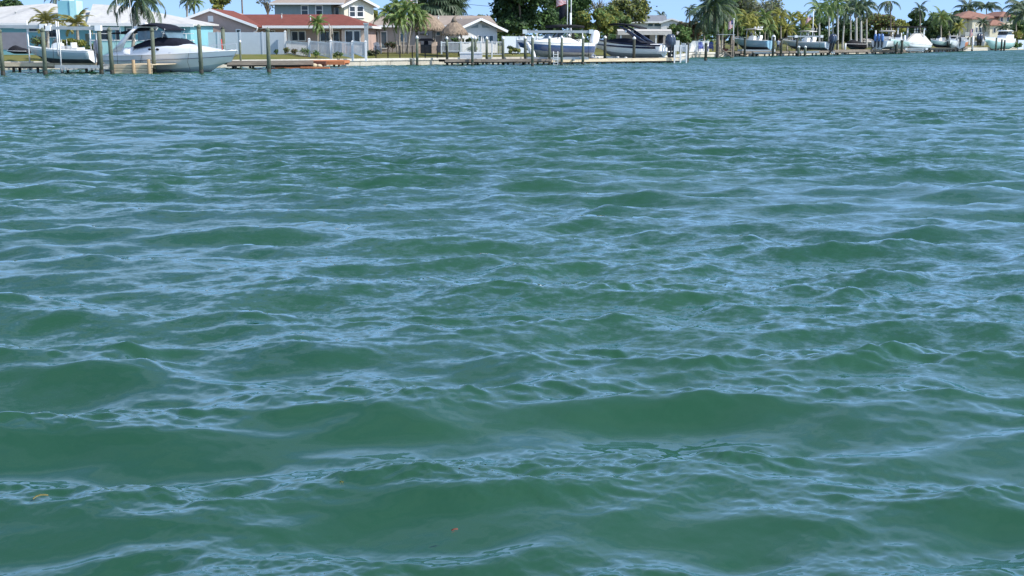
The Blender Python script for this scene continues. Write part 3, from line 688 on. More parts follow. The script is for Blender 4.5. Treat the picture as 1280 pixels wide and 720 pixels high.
# -------------------------------------------------- two-storey house behind it
def tall_house():
    Y = 108.0; F = Frame(P(343, Y, 1.1)); root = empty('tall_house', F.o, 0, 'tall two-storey house, grey-green wing left and sunlit cream gable right, behind the red roof', 'house')
    x0, z1 = F.hit(343, 4.3); x1, _ = F.hit(414, 5)
    wall(root, x0, x1, 0, 9, -.4, z1 + .15, 'grey_siding'); ez = z1 + .05
    for p in (376.5, 394.5): window(root, F.rect(p + 1, 7.5, p + 8, 18), 0, rows=2, fw=.13)
    l0 = F.hit(338, 4)[0]; l1 = F.hit(431, 4)[0]
    poly_roof(root, [[V(l0, -.7, ez), V(l1, -.7, ez), V(l1, 4.5, ez + 1.5), V(l0 + 2, 4.5, ez + 1.5)], [V(l0 + 2, 4.5, ez + 1.5), V(l1, 4.5, ez + 1.5), V(l1, 9.7, ez), V(l0, 9.7, ez)], [V(l0, 9.7, ez - .002), V(l0, -.7, ez - .002), V(l0 + 2, 4.5, ez + 1.498)]], 'taupe_roof')
    gutter(root, V(l0, -.75, ez - .1), V(l1, -.75, ez - .1), h=.22)
    x2 = F.hit(434, 5)[0]; wall(root, x1 + .01, x2, .9, 9, -.4, ez - .01, 'beige_wall')
    for a, b in ((419.3, 423.2), (425.2, 429.2)): window(root, F.rect(a, 8.5, b, 19, .9), .9, name='glass_door', sill=False)
    # cream block turned towards the sun
    G2 = Frame(P(431.5, Y - .6, 1.1), 27); q = F.loc(G2.o); w = G2.hit(467, 10)[0]
    sub = MB(); za = G2.hit(449, -4)[1]; ze_ = G2.hit(467, 6.0)[1]
    def T(p): return G2.loc(F.o) if False else F.loc(G2.o + G2.ux * p[0] + G2.uy * p[1] + V(0, 0, p[2]))
    prof = [(0, 0, -.4), (w, 0, -.4), (w, 0, ze_), (w / 2, 0, za), (0, 0, ze_)]
    sub.prism([T(p) for p in prof], T((0, 7, 0)) - T((0, 0, 0))); sub.build('cream_gable', M['cream'], root)
    rr = MB(); o = .55; sl = (za - ze_) / (w / 2)
    for sgn in (0, 1):
        x_e = -o if not sgn else w + o; zz = ze_ - o * sl + .05; f = [T((x_e, -.6, zz)), T((w / 2, -.6, za + .06)), T((w / 2, 7.5, za + .06)), T((x_e, 7.5, zz))]
        rr.slab(f if not sgn else f[::-1], .14)
    ro = rr.build('roof', M['taupe_roof'], root); bb = MB()
    bb.bar(T((-o, -.65, ze_ - o * sl - .07)), T((w / 2, -.65, za - .07)), .07, .3); bb.bar(T((w / 2, -.655, za - .07)), T((w + o, -.655, ze_ - o * sl - .07)), .07, .3); bb.build('barge_board', M['white_trim'], ro)
    for a, b in ((437.3, 443.2), (446.6, 453.4)):
        x0_, z0_ = G2.hit(a, 20.5); x1_, z1_ = G2.hit(b, 8.5); f = empty('tmp', (0, 0, 0)); bpy.data.objects.remove(f)
        fr = window(root, (x0_, x1_, z0_, z1_), 0, rows=2, fw=.13); fr.location = q; fr.rotation_euler = (0, 0, G2.a)
tall_house()

# -------------------------------------------------- beige bungalow and the white gable
def bungalow():
    Y = 97.0; F = Frame(P(465, Y, 1.08)); root = empty('beige_bungalow', F.o, 0, 'low beige bungalow with a long taupe shingle roof behind the palm clump and tiki huts', 'house')
    xl, ze = F.hit(457, 31.5); xr = F.hit(590, 33)[0]; zr = F.hit(500, 19.5, 6)[1]
    wall(root, xl + .6, xr, 0, 11, -.4, ze, 'beige_wall')
    r0, r1 = F.hit(474, 20, 6)[0], F.hit(612, 20, 6)[0]
    poly_roof(root, [[V(xl, -.6, ze), V(xr + 3, -.6, ze), V(r1, 6, zr), V(r0, 6, zr)], [V(xl, 12, ze), V(xl, -.6, ze - .002), V(r0, 6, zr - .002)], [V(r0, 6, zr), V(r1, 6, zr), V(xr + 3, 12, ze), V(xl, 12, ze)]], 'taupe_roof')
    gutter(root, V(xl, -.68, ze - .12), V(xr, -.68, ze - .12), h=.24)
    for (x0, y0, x1, y1, n) in ((465.5, 40, 472, 57, 'glass_door'), (477, 40, 483, 60, 'glass_door'), (500, 42, 507, 52, 'window'), (546, 40, 550, 44, 'window')): window(root, F.rect(x0, y0, x1, y1), 0, name=n, glass='glass_blue', sill=False)
    v = MB(); r = F.rect(525, 42, 536, 43); v.box(r[0], r[1], -.2, -.004, r[2], r[3]); v.build('wall_lamp', M['black_plastic'], root)
    v = MB(); p = F.hit(534, 43.5); v.ball((p[0], -.25, p[1]), .13); v.build('lamp_globe', M['white_paint'], root)
bungalow()
def white_gable():
    Y = 93.5; F = Frame(P(600, Y, 1.05), 22); root = empty('white_gabled_house', F.o, F.a, 'small white gabled house with two triangular vents, facing the water beside the oak', 'house')
    za = F.hit(600, 22.5)[1]; xr, ze = F.hit(633, 38); xl = -xr; sl = (za - ze) / xr
    g = MB(); wx = F.hit(623.5, 40)[0]; g.prism([(-wx, .5, -.4), (wx, .5, -.4), (wx, .5, ze + (xr - wx) * sl - .18), (0, .5, za - .2), (-wx, .5, ze + (xr - wx) * sl - .18)], (0, 9, 0)); g.build('wall', M['white_paint'], root)
    gable_roof(root, [V(xl, -.4, ze), V(0, -.4, za), V(xr, -.4, ze)], [V(xl, 10, ze), V(0, 10, za), V(xr, 10, ze)], 'taupe_roof', t=.14)
    for s in (-1, 1):
        a = F.hit(600 + s * 2.5, 30.5, .5); b = F.hit(600 + s * 12.5, 34.6, .5); zb = b[1]
        t = MB(); t.prism([(a[0], .43, zb), (b[0], .43, zb), (a[0], .43, a[1])], (0, .06, 0)); t.build('gable_vent', M['grey_siding'], root)
    for a, b in ((597.5, 601), (604.5, 609.5), (611.5, 616)): window(root, F.rect(a, 44.8, b, 52, .5), .5, glass='glass_blue', sill=False, fw=.07)
    r = F.rect(618, 43, 622, 58, .5)
white_gable()

# -------------------------------------------------- houses further along
def slate_house():
    Y = 150.0; F = Frame(P(795, Y, 1.1), 0); root = empty('slate_roofed_house', F.o, 0, 'pale house with a blue-grey roof half hidden behind the light green tree', 'house')
    x0, z0 = F.hit(790, 50); x1, zt = F.hit(848, 27); wall(root, x0, x1 - 1.2, 0, 9, -.4, zt, 'white_paint')
    za = F.hit(815, 19, 5)[1]; xa, xb = F.hit(800, 19, 5)[0], F.hit(832, 19, 5)[0]
    poly_roof(root, [[V(x0 - .5, -.6, zt), V(x1 - 2, -.6, zt), V(xb, 5, za), V(xa, 5, za)], [V(x1 - 2, -.6, zt), V(x1 - 2, 10, zt), V(xb, 5, za)], [V(x0 - .5, 10, zt), V(x0 - .5, -.6, zt - .002), V(xa, 5, za)], [V(xa, 5, za), V(xb, 5, za), V(x1 - 2, 10, zt), V(x0 - .5, 10, zt)]], 'grey_roof')
    gutter(root, V(x0 - .5, -.68, zt - .1), V(x1 - 2, -.68, zt - .1), h=.3)
    gx, gz = F.hit(840, 23.5, -1); w2 = 1.9; g = MB(); g.prism([(gx - w2, -.7, zt - 2.5), (gx + w2, -.7, zt - 2.5), (gx + w2, -.7, zt), (gx, -.7, gz), (gx - w2, -.7, zt)], (0, 3, 0)); g.build('dormer_gable', M['white_paint'], root)
    gable_roof(root, [V(gx - w2 - .4, -1, zt - .12), V(gx, -1, gz + .1), V(gx + w2 + .4, -1, zt - .12)], [V(gx - w2 - .4, 4, zt - .12), V(gx, 4, gz + .1), V(gx + w2 + .4, 4, zt - .12)], 'white_roof')
    for a, b in ((810, 816), (818, 826)): window(root, F.rect(a, 29.5, b, 33), 0, glass='glass_blue', sill=False)
slate_house()
def cabana():
    Y = 104.0; F = Frame(P(790, Y, 1.0), 0); root = empty('white_cabana', F.o, 0, 'open cabana with a rounded white canopy roof behind the navy and white bowrider', 'cabana')
    x0, zt = F.hit(772, 37); x1, zb = F.hit(839.5, 41.5); n = 8; r = []
    for i in range(n + 1):
        a = i / n; r.append([V(x0 + (x1 - x0) * t_, -.2 + 4.4 * a, zb + .12 + (zt - zb) * sin(pi * min(1, a * 1.2 + .1)) * .9) for t_ in (0, .1, .5, .9, 1)])
    m = MB(); m.loft(r); m.loft([[p - V(0, 0, .1) for p in q] for q in r]); m.bar((x0, -.2, zb), (x1, -.2, zb), .1, .42); m.build('canopy', M['canvas_white'], root)
    for px in (776, 800, 820, 838): x = F.hit(px, 45)[0]; wall(root, x - .07, x + .07, -.1, .04, -.3, zb - .1, 'white_trim', 'post')
    wall(root, x0 + .2, x1 - .3, 4.0, 4.2, -.3, zb + .1, 'beige_wall', 'back_wall')
    for a, b in ((806, 812), (823, 829)): r = F.rect(a, 43, b, 54, 3.9); wall(root, r[0], r[1], 3.85, 3.96, r[2], r[3], 'canvas_black', 'dark_doorway')
cabana()
def turquoise_pavilion():
    Y = 235.0; F = Frame(P(1148, Y, 1.0)); root = empty('turquoise_pavilion', F.o, 0, 'far pavilion with a pale turquoise pyramid roof among dark trees', 'house')
    x0, ze = F.hit(1140.5, 30.5); x1, _ = F.hit(1156.5, 30.5); za = F.hit(1149, 24)[1]; c = (x0 + x1) / 2; w = (x1 - x0) / 2
    wall(root, x0 + .5, x1 - .5, .5, 2 * w - .5, 0, ze, 'white_paint'); ap = V(c, w, za); cs = [V(x0, 0, ze), V(x1, 0, ze), V(x1, 2 * w, ze), V(x0, 2 * w, ze)]
    poly_roof(root, [[cs[i], cs[(i + 1) % 4], ap] for i in range(4)], 'pale_turquoise'); window(root, (c - 1, c + 1, ze - 2.4, ze - .9), .5, sill=False)
turquoise_pavilion()
def mansion():
    Y = 252.0; F = Frame(P(1198, Y, 1.0), 10); root = empty('mansion', F.o, F.a, 'two-storey cream mansion with terracotta hip roofs, arched windows and a balcony', 'house')
    def hip(x0, x1, y0, y1, z, za, o=.9):
        w = min(x1 - x0, y1 - y0) / 2 + o; a = V(x0 - o, y0 - o, z); b = V(x1 + o, y0 - o, z); c = V(x1 + o, y1 + o, z); d = V(x0 - o, y1 + o, z)
        if x1 - x0 > y1 - y0: p, q = V(x0 - o + w, (y0 + y1) / 2, za), V(x1 + o - w, (y0 + y1) / 2, za); fs = [[a, b, q, p], [b, c, q], [c, d, p, q], [d, a, p]]
        else: p, q = V((x0 + x1) / 2, y0 - o + w, za), V((x0 + x1) / 2, y1 + o - w, za); fs = [[a, b, p], [b, c, q, p], [c, d, q], [d, a, p, q]]
        poly_roof(root, fs, 'terracotta', .25)
    xa, z2 = F.hit(1201, 22); xb = F.hit(1246, 22)[0]; xc = F.hit(1266, 20)[0]; top = F.hit(1220, 14)[1]
    wall(root, xa, xb, 0, 12, -.4, z2 - .1, 'mansion_wall'); hip(xa, xb, 0, 12, z2, F.hit(1220, 13.5, 6)[1])
    wall(root, xb + .01, xc, -2, 9, -.4, z2 + .3, 'mansion_wall'); hip(xb, xc, -2, 9, z2 + .4, F.hit(1256, 14.5, 3)[1])
    xp0, zp = F.hit(1216, 23.5, -2.5); xp1 = F.hit(1234, 23.5, -2.5)[0]; wall(root, xp0, xp1, -2.5, -.01, -.4, zp, 'mansion_wall', 'bay'); hip(xp0, xp1, -2.5, 2, zp + .1, zp + 1.0, .5)
    xs0, zs = F.hit(1238, 31, -5); xs1 = F.hit(1256, 31, -5)[0]; wall(root, xs0, xs1, -5, -2.01, -.4, zs - .2, 'mansion_wall', 'lower_bay'); hip(xs0, xs1, -5, -1.5, zs, zs + 1.5, .6)
    zb = F.hit(1210, 45, -4)[1]; wall(root, xa - .5, xs0, -4, -.02, zb - .35, zb, 'mansion_wall', 'balcony_floor'); wall(root, xa - .5, xs0, -4.1, -3.95, zb + 1.0, zb + 1.1, 'white_trim', 'balcony_rail')
    for i in range(26): x = xa - .4 + (xs0 - xa + .3) * i / 25; wall(root, x - .05, x + .05, -4.07, -3.99, zb + .002, zb + .998, 'white_trim', 'baluster')
    for i in range(6): x = xa - .2 + (xs0 - xa - .2) * i / 5; wall(root, x - .2, x + .2, -4, -3.6, -.4, zb - .352, 'white_paint', 'column')
    for (a, b, t, u, y) in ((1202.5, 1205.5, 23, 27, 0), (1208.5, 1212.5, 22, 28, 0), (1250, 1254, 21, 27, -2), (1258, 1262, 21, 27, -2)): arched(root, F.rect(a, t, b, u, y), y)
    for (a, b) in ((1219.5, 1222), (1224, 1226.5)): window(root, F.rect(a, 34.5, b, 41, -2.5), -2.5, sill=False, fw=.15)
    arched(root, F.rect(1208, 35.5, 1213, 42, 0), 0)
    for (a, b) in ((1206.5, 1210.5), (1213, 1217), (1219, 1223), (1225, 1229)): window(root, F.rect(a, 47.5, b, 53, -.02), -.02, name='glass_door', sill=False, fw=.15)
    for (a, b) in ((1241, 1245), (1248, 1252)): arched(root, F.rect(a, 35, b, 41, -5), -5)
mansion()
def far_house(px0, px1, eave, ridge, Y, wallm, roofm, label, wins=2):
    F = Frame(P(px0, Y, 1.0), 0); root = empty('house', F.o, 0, label, 'house'); x1, ze = F.hit(px1, eave); za = F.hit(px0, ridge, 4)[1]
    wall(root, .4, x1 - .4, .4, 8, -.4, ze, wallm); poly_roof(root, [[V(0, 0, ze), V(x1, 0, ze), V(x1 - 2.5, 4, za), V(2.5, 4, za)], [V(x1, 0, ze), V(x1, 8.4, ze), V(x1 - 2.5, 4, za)], [V(0, 8.4, ze), V(0, 0, ze - .002), V(2.5, 4, za)], [V(2.5, 4, za), V(x1 - 2.5, 4, za), V(x1, 8.4, ze), V(0, 8.4, ze)]], roofm)
    for i in range(wins): c = x1 * (i + .7) / (wins + .4); window(root, (c - .6, c + .6, ze - 1.8, ze - .6), .4, sill=False)
far_house(1080, 1094, 52, 48, 168, 'white_paint', 'white_roof', 'pale low building between the royal palm trunks and the blue outboards')

def roof_vents(items):
    for px_, py_, Y, host in items:
        p = W(px_, py_, Y); o = bpy.data.objects[host]; m = MB(); m.tube([(0, 0, -.5), (0, 0, .35)], .07, 7); m.tube([(0, 0, .3), (0, 0, .42)], .1, 7); v = m.build('vent_pipe', M['galvanised'], o)
        q = p - o.location; a = -o.rotation_euler.z; v.location = (q.x * cos(a) - q.y * sin(a), q.x * sin(a) + q.y * cos(a), q.z)
roof_vents([(352, 22, 91.2, 'red_roofed_house'), (388, 24, 90.0, 'red_roofed_house'), (548, 24, 99.5, 'beige_bungalow'), (576, 27, 98.5, 'beige_bungalow'), (20, 20, 81, 'turquoise_house'), (140, 18, 81, 'turquoise_house'), (48, 18, 81.5, 'turquoise_house')])

# ================================================================== boats
def hull(root, L, B, H, rise, mats, band=.45, flare=.86, tr=.0, rail='white_trim', fine=2.2):
    """hull lofted through 15 stations from stern (x=0) to bow (x=L); two bands of topside and a painted bottom"""
    n = 15; rings = []; deck = []; sheer = []
    for i in range(n):
        t = i / (n - 1); b = B / 2 * (1 - max(0, (t - .42) / .58) ** fine) * (.93 + .07 * min(1, t * 4)); b = max(b, .03)
        zs = H + rise * t * t; zc = H * (.34 + .42 * t ** 3); zk = H * (.02 + .80 * max(0, (t - .55) / .45) ** 2.6)
        bc = b * flare * (1 - .35 * t ** 4); xs, xc, xk = L * t, L * (t - .045 * t ** 3), L * (t - .11 * t ** 4)
        zm = zc + (zs - zc) * band; bm = bc + (b - bc) * (band ** .8); xm = xc + (xs - xc) * band
        half = [V(xs - tr * 0, b, zs), V(xm, bm, zm), V(xc, bc, zc), V(xk, .01, zk)]
        rings.append(half + [V(p.x, -p.y, p.z) for p in half[::-1]])
        deck.append([V(xs, b * .985, zs - .01), V(xs, b * .5, zs + .05), V(xs, 0, zs + .08), V(xs, -b * .5, zs + .05), V(xs, -b * .985, zs - .01)]); sheer.append((xs, b, zs))
    m = MB(); m.loft(rings, 0, mis=[0, 1, 2, 2, 2, 1, 0], capa=True)
    o = m.build('hull', [M[q] for q in mats], root)
    d = MB(); d.loft(deck, 0); d.build('deck', M['gelcoat'], root)
    r = MB()
    for s in (1, -1): r.tube([(x, s * (b + .015), z) for x, b, z in sheer], .035, 6)
    r.build('rub_rail', M[rail], root)
    return sheer
def outboard(root, x, y, z, cowl='black_plastic', s=1.0, tilt=0.0, leg='black_plastic', z_in=None):
    c = R(tilt)
    def T(px_, pz): return (x + px_ * cos(c) - pz * sin(c) * -1 * -1, pz * cos(c) + px_ * sin(c) + z)
    def pt(a, yy, b):
        a2 = a * cos(c) + b * sin(c); b2 = -a * sin(c) + b * cos(c); return V(x + a2, y + yy, z + b2)
    m = MB(); rings = []
    for h, fx, bx, w in ((-.08, .06, -.30, .13), (.08, .13, -.40, .17), (.30, .15, -.44, .185), (.60, .13, -.42, .18), (.82, .06, -.34, .15), (.92, -.04, -.22, .07)):
        h *= s; fx *= s; bx *= s; w *= s
        rings.append([pt(fx, w * .7, h), pt(fx, -w * .7, h), pt(fx * .3 + bx * .3, -w, h), pt(bx, -w * .75, h), pt(bx, w * .75, h), pt(fx * .3 + bx * .3, w, h)])
    m.loft(rings, 0, closed=True, capa=True, capb=True); o = m.build('outboard_cowl', M[cowl], root)
    g = MB(); g.prism([pt(.0, -.1 * s, .05 * s), pt(-.36 * s, -.1 * s, .05 * s), pt(-.30 * s, -.07 * s, -.85 * s), pt(-.08 * s, -.07 * s, -.85 * s)], V(0, .18 * s, 0))
    g.prism([pt(-.02 * s, -.02, -.7 * s), pt(-.5 * s, -.02, -.72 * s), pt(-.5 * s, -.02, -.77 * s), pt(-.02 * s, -.02, -.77 * s)], V(0, .1 * s, 0)); g.tube([pt(.02 * s, 0, -.95 * s), pt(-.2 * s, 0, -.95 * s), pt(-.48 * s, 0, -.95 * s)], [.02, .09 * s, .05], 6)
    g.prism([pt(-.1 * s, -.015, -.95 * s), pt(-.35 * s, -.015, -.95 * s), pt(-.2 * s, -.015, -1.22 * s)], V(0, .03, 0)); g.build('outboard_leg', M[leg], o)
    pr = MB()
    for k in range(3):
        a = k * 2.094; pr.prism([pt(-.5 * s, cos(a) * .03, -.95 * s + sin(a) * .03), pt(-.52 * s, cos(a - .4) * .2 * s, -.95 * s + sin(a - .4) * .2 * s), pt(-.49 * s, cos(a + .4) * .2 * s, -.95 * s + sin(a + .4) * .2 * s)], V(.02, 0, 0))
    pr.build('propeller', M['aluminium'], o); return o
def ttop(root, x0, x1, w, z0, z1, m='canvas_white', legm='aluminium', ext=.35, rods=0, thick=.09):
    t = MB()
    for s in (-1, 1):
        t.tube([(x0, s * w * .42, z0), (x0 + .15, s * w * .45, z1)], .035, 6); t.tube([(x1, s * w * .42, z0), (x1 - .25, s * w * .45, z1)], .035, 6); t.tube([(x0 + .05, s * w * .42, z0 + .4), (x1 - .3, s * w * .45, z1 - .05)], .025, 5)
    f = t.build('top_frame', M[legm], root)
    c = MB(); rings = []
    for i in range(5):
        u = i / 4; xx = x0 - ext + (x1 - x0 + 2 * ext) * u; zz = z1 + .10 * sin(pi * u); rings.append([V(xx, w * .55 * k, zz + .05 * (1 - k * k)) for k in (-1, -.5, 0, .5, 1)] + [V(xx, w * .55 * k, zz - thick) for k in (1, -1)])
    c.loft(rings, 0, closed=True, capa=True, capb=True); c.build('top_canopy', M[m], root)
    if rods:
        r = MB()
        for k in range(rods): y = -w * .4 + w * .8 * k / max(1, rods - 1); r.tube([(x0 - ext, y, z1 + .05), (x0 - ext - .12, y, z1 + .5)], .03, 5)
        r.build('rod_holder', M['white_trim'], f)
    return f
def console(root, x, w, z, h=.75, l=.9, m='gelcoat', seat=True):
    c = MB(); c.prism([(x, -w / 2, z), (x + l, -w / 2, z), (x + l * .8, -w / 2, z + h * .8), (x + l * .35, -w / 2, z + h), (x, -w / 2, z + h * .85)], (0, w, 0)); o = c.build('console', M[m], root)
    g = MB(); g.prism([(x + l * .80, -w * .45, z + h * .78), (x + l * .84, -w * .45, z + h * .8), (x + l * .42, -w * .45, z + h * 1.5), (x + l * .38, -w * .45, z + h * 1.48)], (0, w * .9, 0)); g.build('windscreen', M['glass'], o)
    if seat:
        s = MB(); s.box(x - 1.0, x - .5, -w / 2, w / 2, z, z + h * .6); s.box(x - 1.08, x - .98, -w / 2, w / 2, z + h * .4, z + h * 1.0); s.build('helm_seat', M['vinyl'], root)
    return o
def bow_rail(root, sh, L, t0, h=.45, m='aluminium'):
    r = MB(); pts = [(x, b * .9, z) for x, b, z in sh if x > L * t0]
    up = [V(x, b, z + h) for x, b, z in pts] + [V(x, -b, z + h) for x, b, z in pts[::-1]]; r.tube(up, .018, 5, cap=False)
    for x, b, z in pts[::2]:
        for s in (1, -1): r.tube([(x, s * b, z), (x, s * b, z + h)], .015, 4, cap=False)
    return r.build('bow_rail', M[m], root)
def boat_root(name, sx, sy, bx, by, row_keel, label, cat='boat', group=None, zk=None):
    """stern seen in column sx at distance sy, bow in column bx at by; keel height from its row"""
    z = W(sx, row_keel, sy).z if zk is None else zk
    s = P(sx, sy, z + 1); b = P(bx, by, z + 1); d = b - s; root = empty(name, (s.x, s.y, z), math.atan2(d.y, d.x), label, cat, group)
    return root, math.hypot(d.x, d.y)

# ---- the white cabin cruiser on the left, afloat
def cruiser():
    root, L = boat_root('cabin_cruiser', 143, 67.5, 297, 63.8, 0, 'white cabin cruiser afloat with navy bimini, navy windscreen cover and swept radar arch', zk=-.45)
    H = 1.72; sh = hull(root, L, 3.3, H, .45, ('gelcoat', 'gelcoat_grey', 'gelcoat_mist'), band=.62, fine=2.4)
    k = L / 9.6
    c = MB(); rings = []                           # raised foredeck and cabin trunk
    for x, w, h in ((2.3, 1.35, .25), (2.6, 1.38, .62), (3.6, 1.36, .80), (5.0, 1.28, .82), (6.2, 1.10, .70), (7.4, .82, .42), (8.6, .45, .14), (9.1, .2, .0)):
        x *= k; z = H + .42 * (x / L) ** 2; rings.append([V(x, w * 1.06, z - .02), V(x, w, z + h * .55), V(x, w * .72, z + h), V(x, 0, z + h * 1.07), V(x, -w * .72, z + h), V(x, -w, z + h * .55), V(x, -w * 1.06, z - .02)])
    c.loft(rings, 0, capa=True, capb=True); tr = c.build('cabin_trunk', M['gelcoat'], root)
    a = MB(); rings = []                           # stern quarters sloping down to the bathing platform
    for x, w, h in ((.1, 1.35, .0), (.9, 1.4, .28), (1.6, 1.42, .55), (2.5, 1.40, .66)):
        x *= k; rings.append([V(x, w, H - .02), V(x, w * .97, H + h), V(x, w * .85, H + h + .04), V(x, -w * .85, H + h + .04), V(x, -w * .97, H + h), V(x, -w, H - .02)])
    a.loft(rings, 0, capa=True, capb=True); a.build('cockpit_coaming', M['gelcoat'], root)
    p = MB(); p.box(-.75, .05, -1.25, 1.25, .95, 1.05); p.build('bathing_platform', M['gelcoat'], root)
    st = MB()
    for s in (1, -1): st.tube([(x, s * (b + .004), z - .42) for x, b, z in sh], .02, 4)
    st.build('hull_stripe', M['gelcoat_navy'], root)
    for px_ in (3.85, 4.45):
        for s in (-1, 1):
            w = MB(); w.ball((px_ * k, s * 1.335, H + .50), .13, 10, 5, sq=(1.35, .35, .75)); o = w.build('porthole', M['canvas_black'], tr)
    cv = MB(); rings = []                          # canvas over the windscreen
    for x, w, z0, h in ((2.15, 1.25, .55, .04), (2.7, 1.28, .6, .30), (3.4, 1.25, .72, .44), (4.2, 1.18, .78, .60), (5.3, 1.05, .78, .54), (5.9, .95, .70, .30), (6.35, .85, .62, .08)):
        x *= k; z = H + z0; rings.append([V(x, w, z), V(x, w * .86, z + h), V(x, 0, z + h * 1.12), V(x, -w * .86, z + h), V(x, -w, z)])
    cv.loft(rings, 0, capa=True, capb=True); cv.build('windscreen_cover', M['canvas_navy'], root)
    ar = MB()                                      # radar arch
    for s in (-1, 1):
        ar.loft([[V(x - w, s * yy, z), V(x + w, s * yy, z), V(x + w, s * (yy - .12), z), V(x - w, s * (yy - .12), z)] for x, w, yy, z in ((1.25 * k, .48, 1.42, H + .35), (1.75 * k, .30, 1.40, H + 1.05), (2.3 * k, .20, 1.34, H + 1.75), (2.75 * k, .17, 1.2, H + 2.2))], 0, closed=True, capa=True, capb=True)
    ar.loft([[V(2.75 * k - .17, y, H + 2.2), V(2.75 * k + .17, y, H + 2.2), V(2.75 * k + .17, y, H + 2.32), V(2.75 * k - .17, y, H + 2.32)] for y in (-1.2, 0, 1.2)], 0, closed=True, capa=True, capb=True); arch = ar.build('radar_arch', M['gelcoat'], root)
    bm = MB()
    for x0, x1, zs in ((.55, 2.7, (1.74, 1.82, 1.92, 2.1)), (2.9, 5.0, (2.34, 2.46, 2.38, 2.02))):
        rings = []
        for i, z in enumerate(zs): x = (x0 + (x1 - x0) * i / 3) * k; rings.append([V(x, 1.2 * q, H + z + .12 * (1 - q * q)) for q in (-1, -.5, 0, .5, 1)] + [V(x, 1.2 * q, H + z - .05) for q in (1, -1)])
        bm.loft(rings, 0, closed=True, capa=True, capb=True)
    bm.build('bimini', M['canvas_navy'], root)
    fr = MB()
    for s in (-1, 1): fr.tube([(5.0 * k, s * 1.15, H + 2.1), (4.75 * k, s * 1.15, H + 1.4)], .022, 5); fr.tube([(.7 * k, s * 1.15, H + 1.8), (1.2 * k, s * 1.3, H + .6)], .02, 5)
    o = fr.build('bimini_frame', M['aluminium'], root); o['kind'] = 'stuff'
    ws = MB(); ws.loft([[V(2.9 * k, -1.22, H + 1.15), V(2.9 * k, -1.22, H + 1.9)], [V(4.9 * k, -1.1, H + 1.5), V(4.6 * k, -1.1, H + 2.0)]], 0); ws.prism([(5.02 * k, -1.0, H + 1.4), (5.1 * k, -1.0, H + 1.4), (4.72 * k, -.95, H + 2.05), (4.66 * k, -.95, H + 2.05)], (0, 2, 0)); ws.build('windscreen', M['glass_blue'], root)
    br = bow_rail(root, sh, L, .66, .52)
    an = MB()
    for x, z1 in ((1.55, 5.3), (2.55, 6.3)): an.tube([(x * k, -1.2, H + 1.5), (x * k - .25, -1.2, H + z1 - .8)], .022, 5)
    an.build('antenna', M['white_trim'], arch); b = MB(); b.ball((2.6 * k, .2, H + 2.5), .2, 8, 5, sq=(1, 1, .6)); b.build('radar_dome', M['gelcoat'], arch)
    cl = MB(); x, b_, z = sh[-2]; cl.box(x - .1, x + .35, -.1, .1, z + .02, z + .12); cl.tube([(x + .3, 0, z + .05), (x + .55, 0, z - .1), (x + .45, 0, z - .35)], .04, 5); cl.build('anchor', M['galvanised'], root)
    ml = MB()
    for x_, zz in ((3.8, .2), (6.9, -.1), (8.0, .0)): i = min(13, int(x_ / 9.6 * 14)); x, b_, z = sh[i]; ml.tube([(x, -b_ - .03, z), (x - .15, -b_ - .05, z - .7), (x + .05, -b_ - .02, z - 1.3)], .018, 4)
    ml.build('mooring_line', M['rope'], root)
    fl = MB(); fl.tube([(8.65 * k, -.2, H + .4), (8.6 * k, -.2, H + 1.3)], .05, 5); fl.build('pulpit_light', M['red_plastic'], root)
    cl = MB()
    for t_ in (3, 8, 11):
        for s in (-1, 1): x, b_, z = sh[t_]; cl.box(x - .13, x + .13, s * (b_ - .12) - .03, s * (b_ - .12) + .03, z + .06, z + .12)
    o = cl.build('cleat', M['aluminium'], root); o['kind'] = 'stuff'
cruiser()

# ---- small centre console on the left lift
def skiff():
    root, L = boat_root('centre_console_boat', 118, 63.0, 36, 63.6, 79.5, 'small pale centre console boat on the left lift, bow left, dark outboard', group='centre console boats')
    H = .98; sh = hull(root, L, 2.1, H, .30, ('gelcoat', 'gelcoat_mist', 'bottom_dark'), band=.78)
    console(root, 2.7, .8, H - .02, .62, .7); ms = MB()
    ms.box(2.0, 2.5, -.4, .4, H, H + .35); ms.box(1.1, 1.6, -.6, .6, H, H + .22); ms.build('cooler', M['vinyl'], root)
    rl = MB()
    for x in (2.45, 3.5):
        for s in (-1, 1): rl.tube([(x, s * .38, H), (x, s * .38, H + .85)], .02, 4)
    rl.build('grab_rail', M['aluminium'], root)
    outboard(root, -.15, 0, H - .15, 'grey_cowl', 1.05, 0)
    nm = MB(); nm.box(.7, 1.4, -1.045, -1.03, .52, .72); nm.build('registration_panel', M['gelcoat_grey'], root)
skiff()

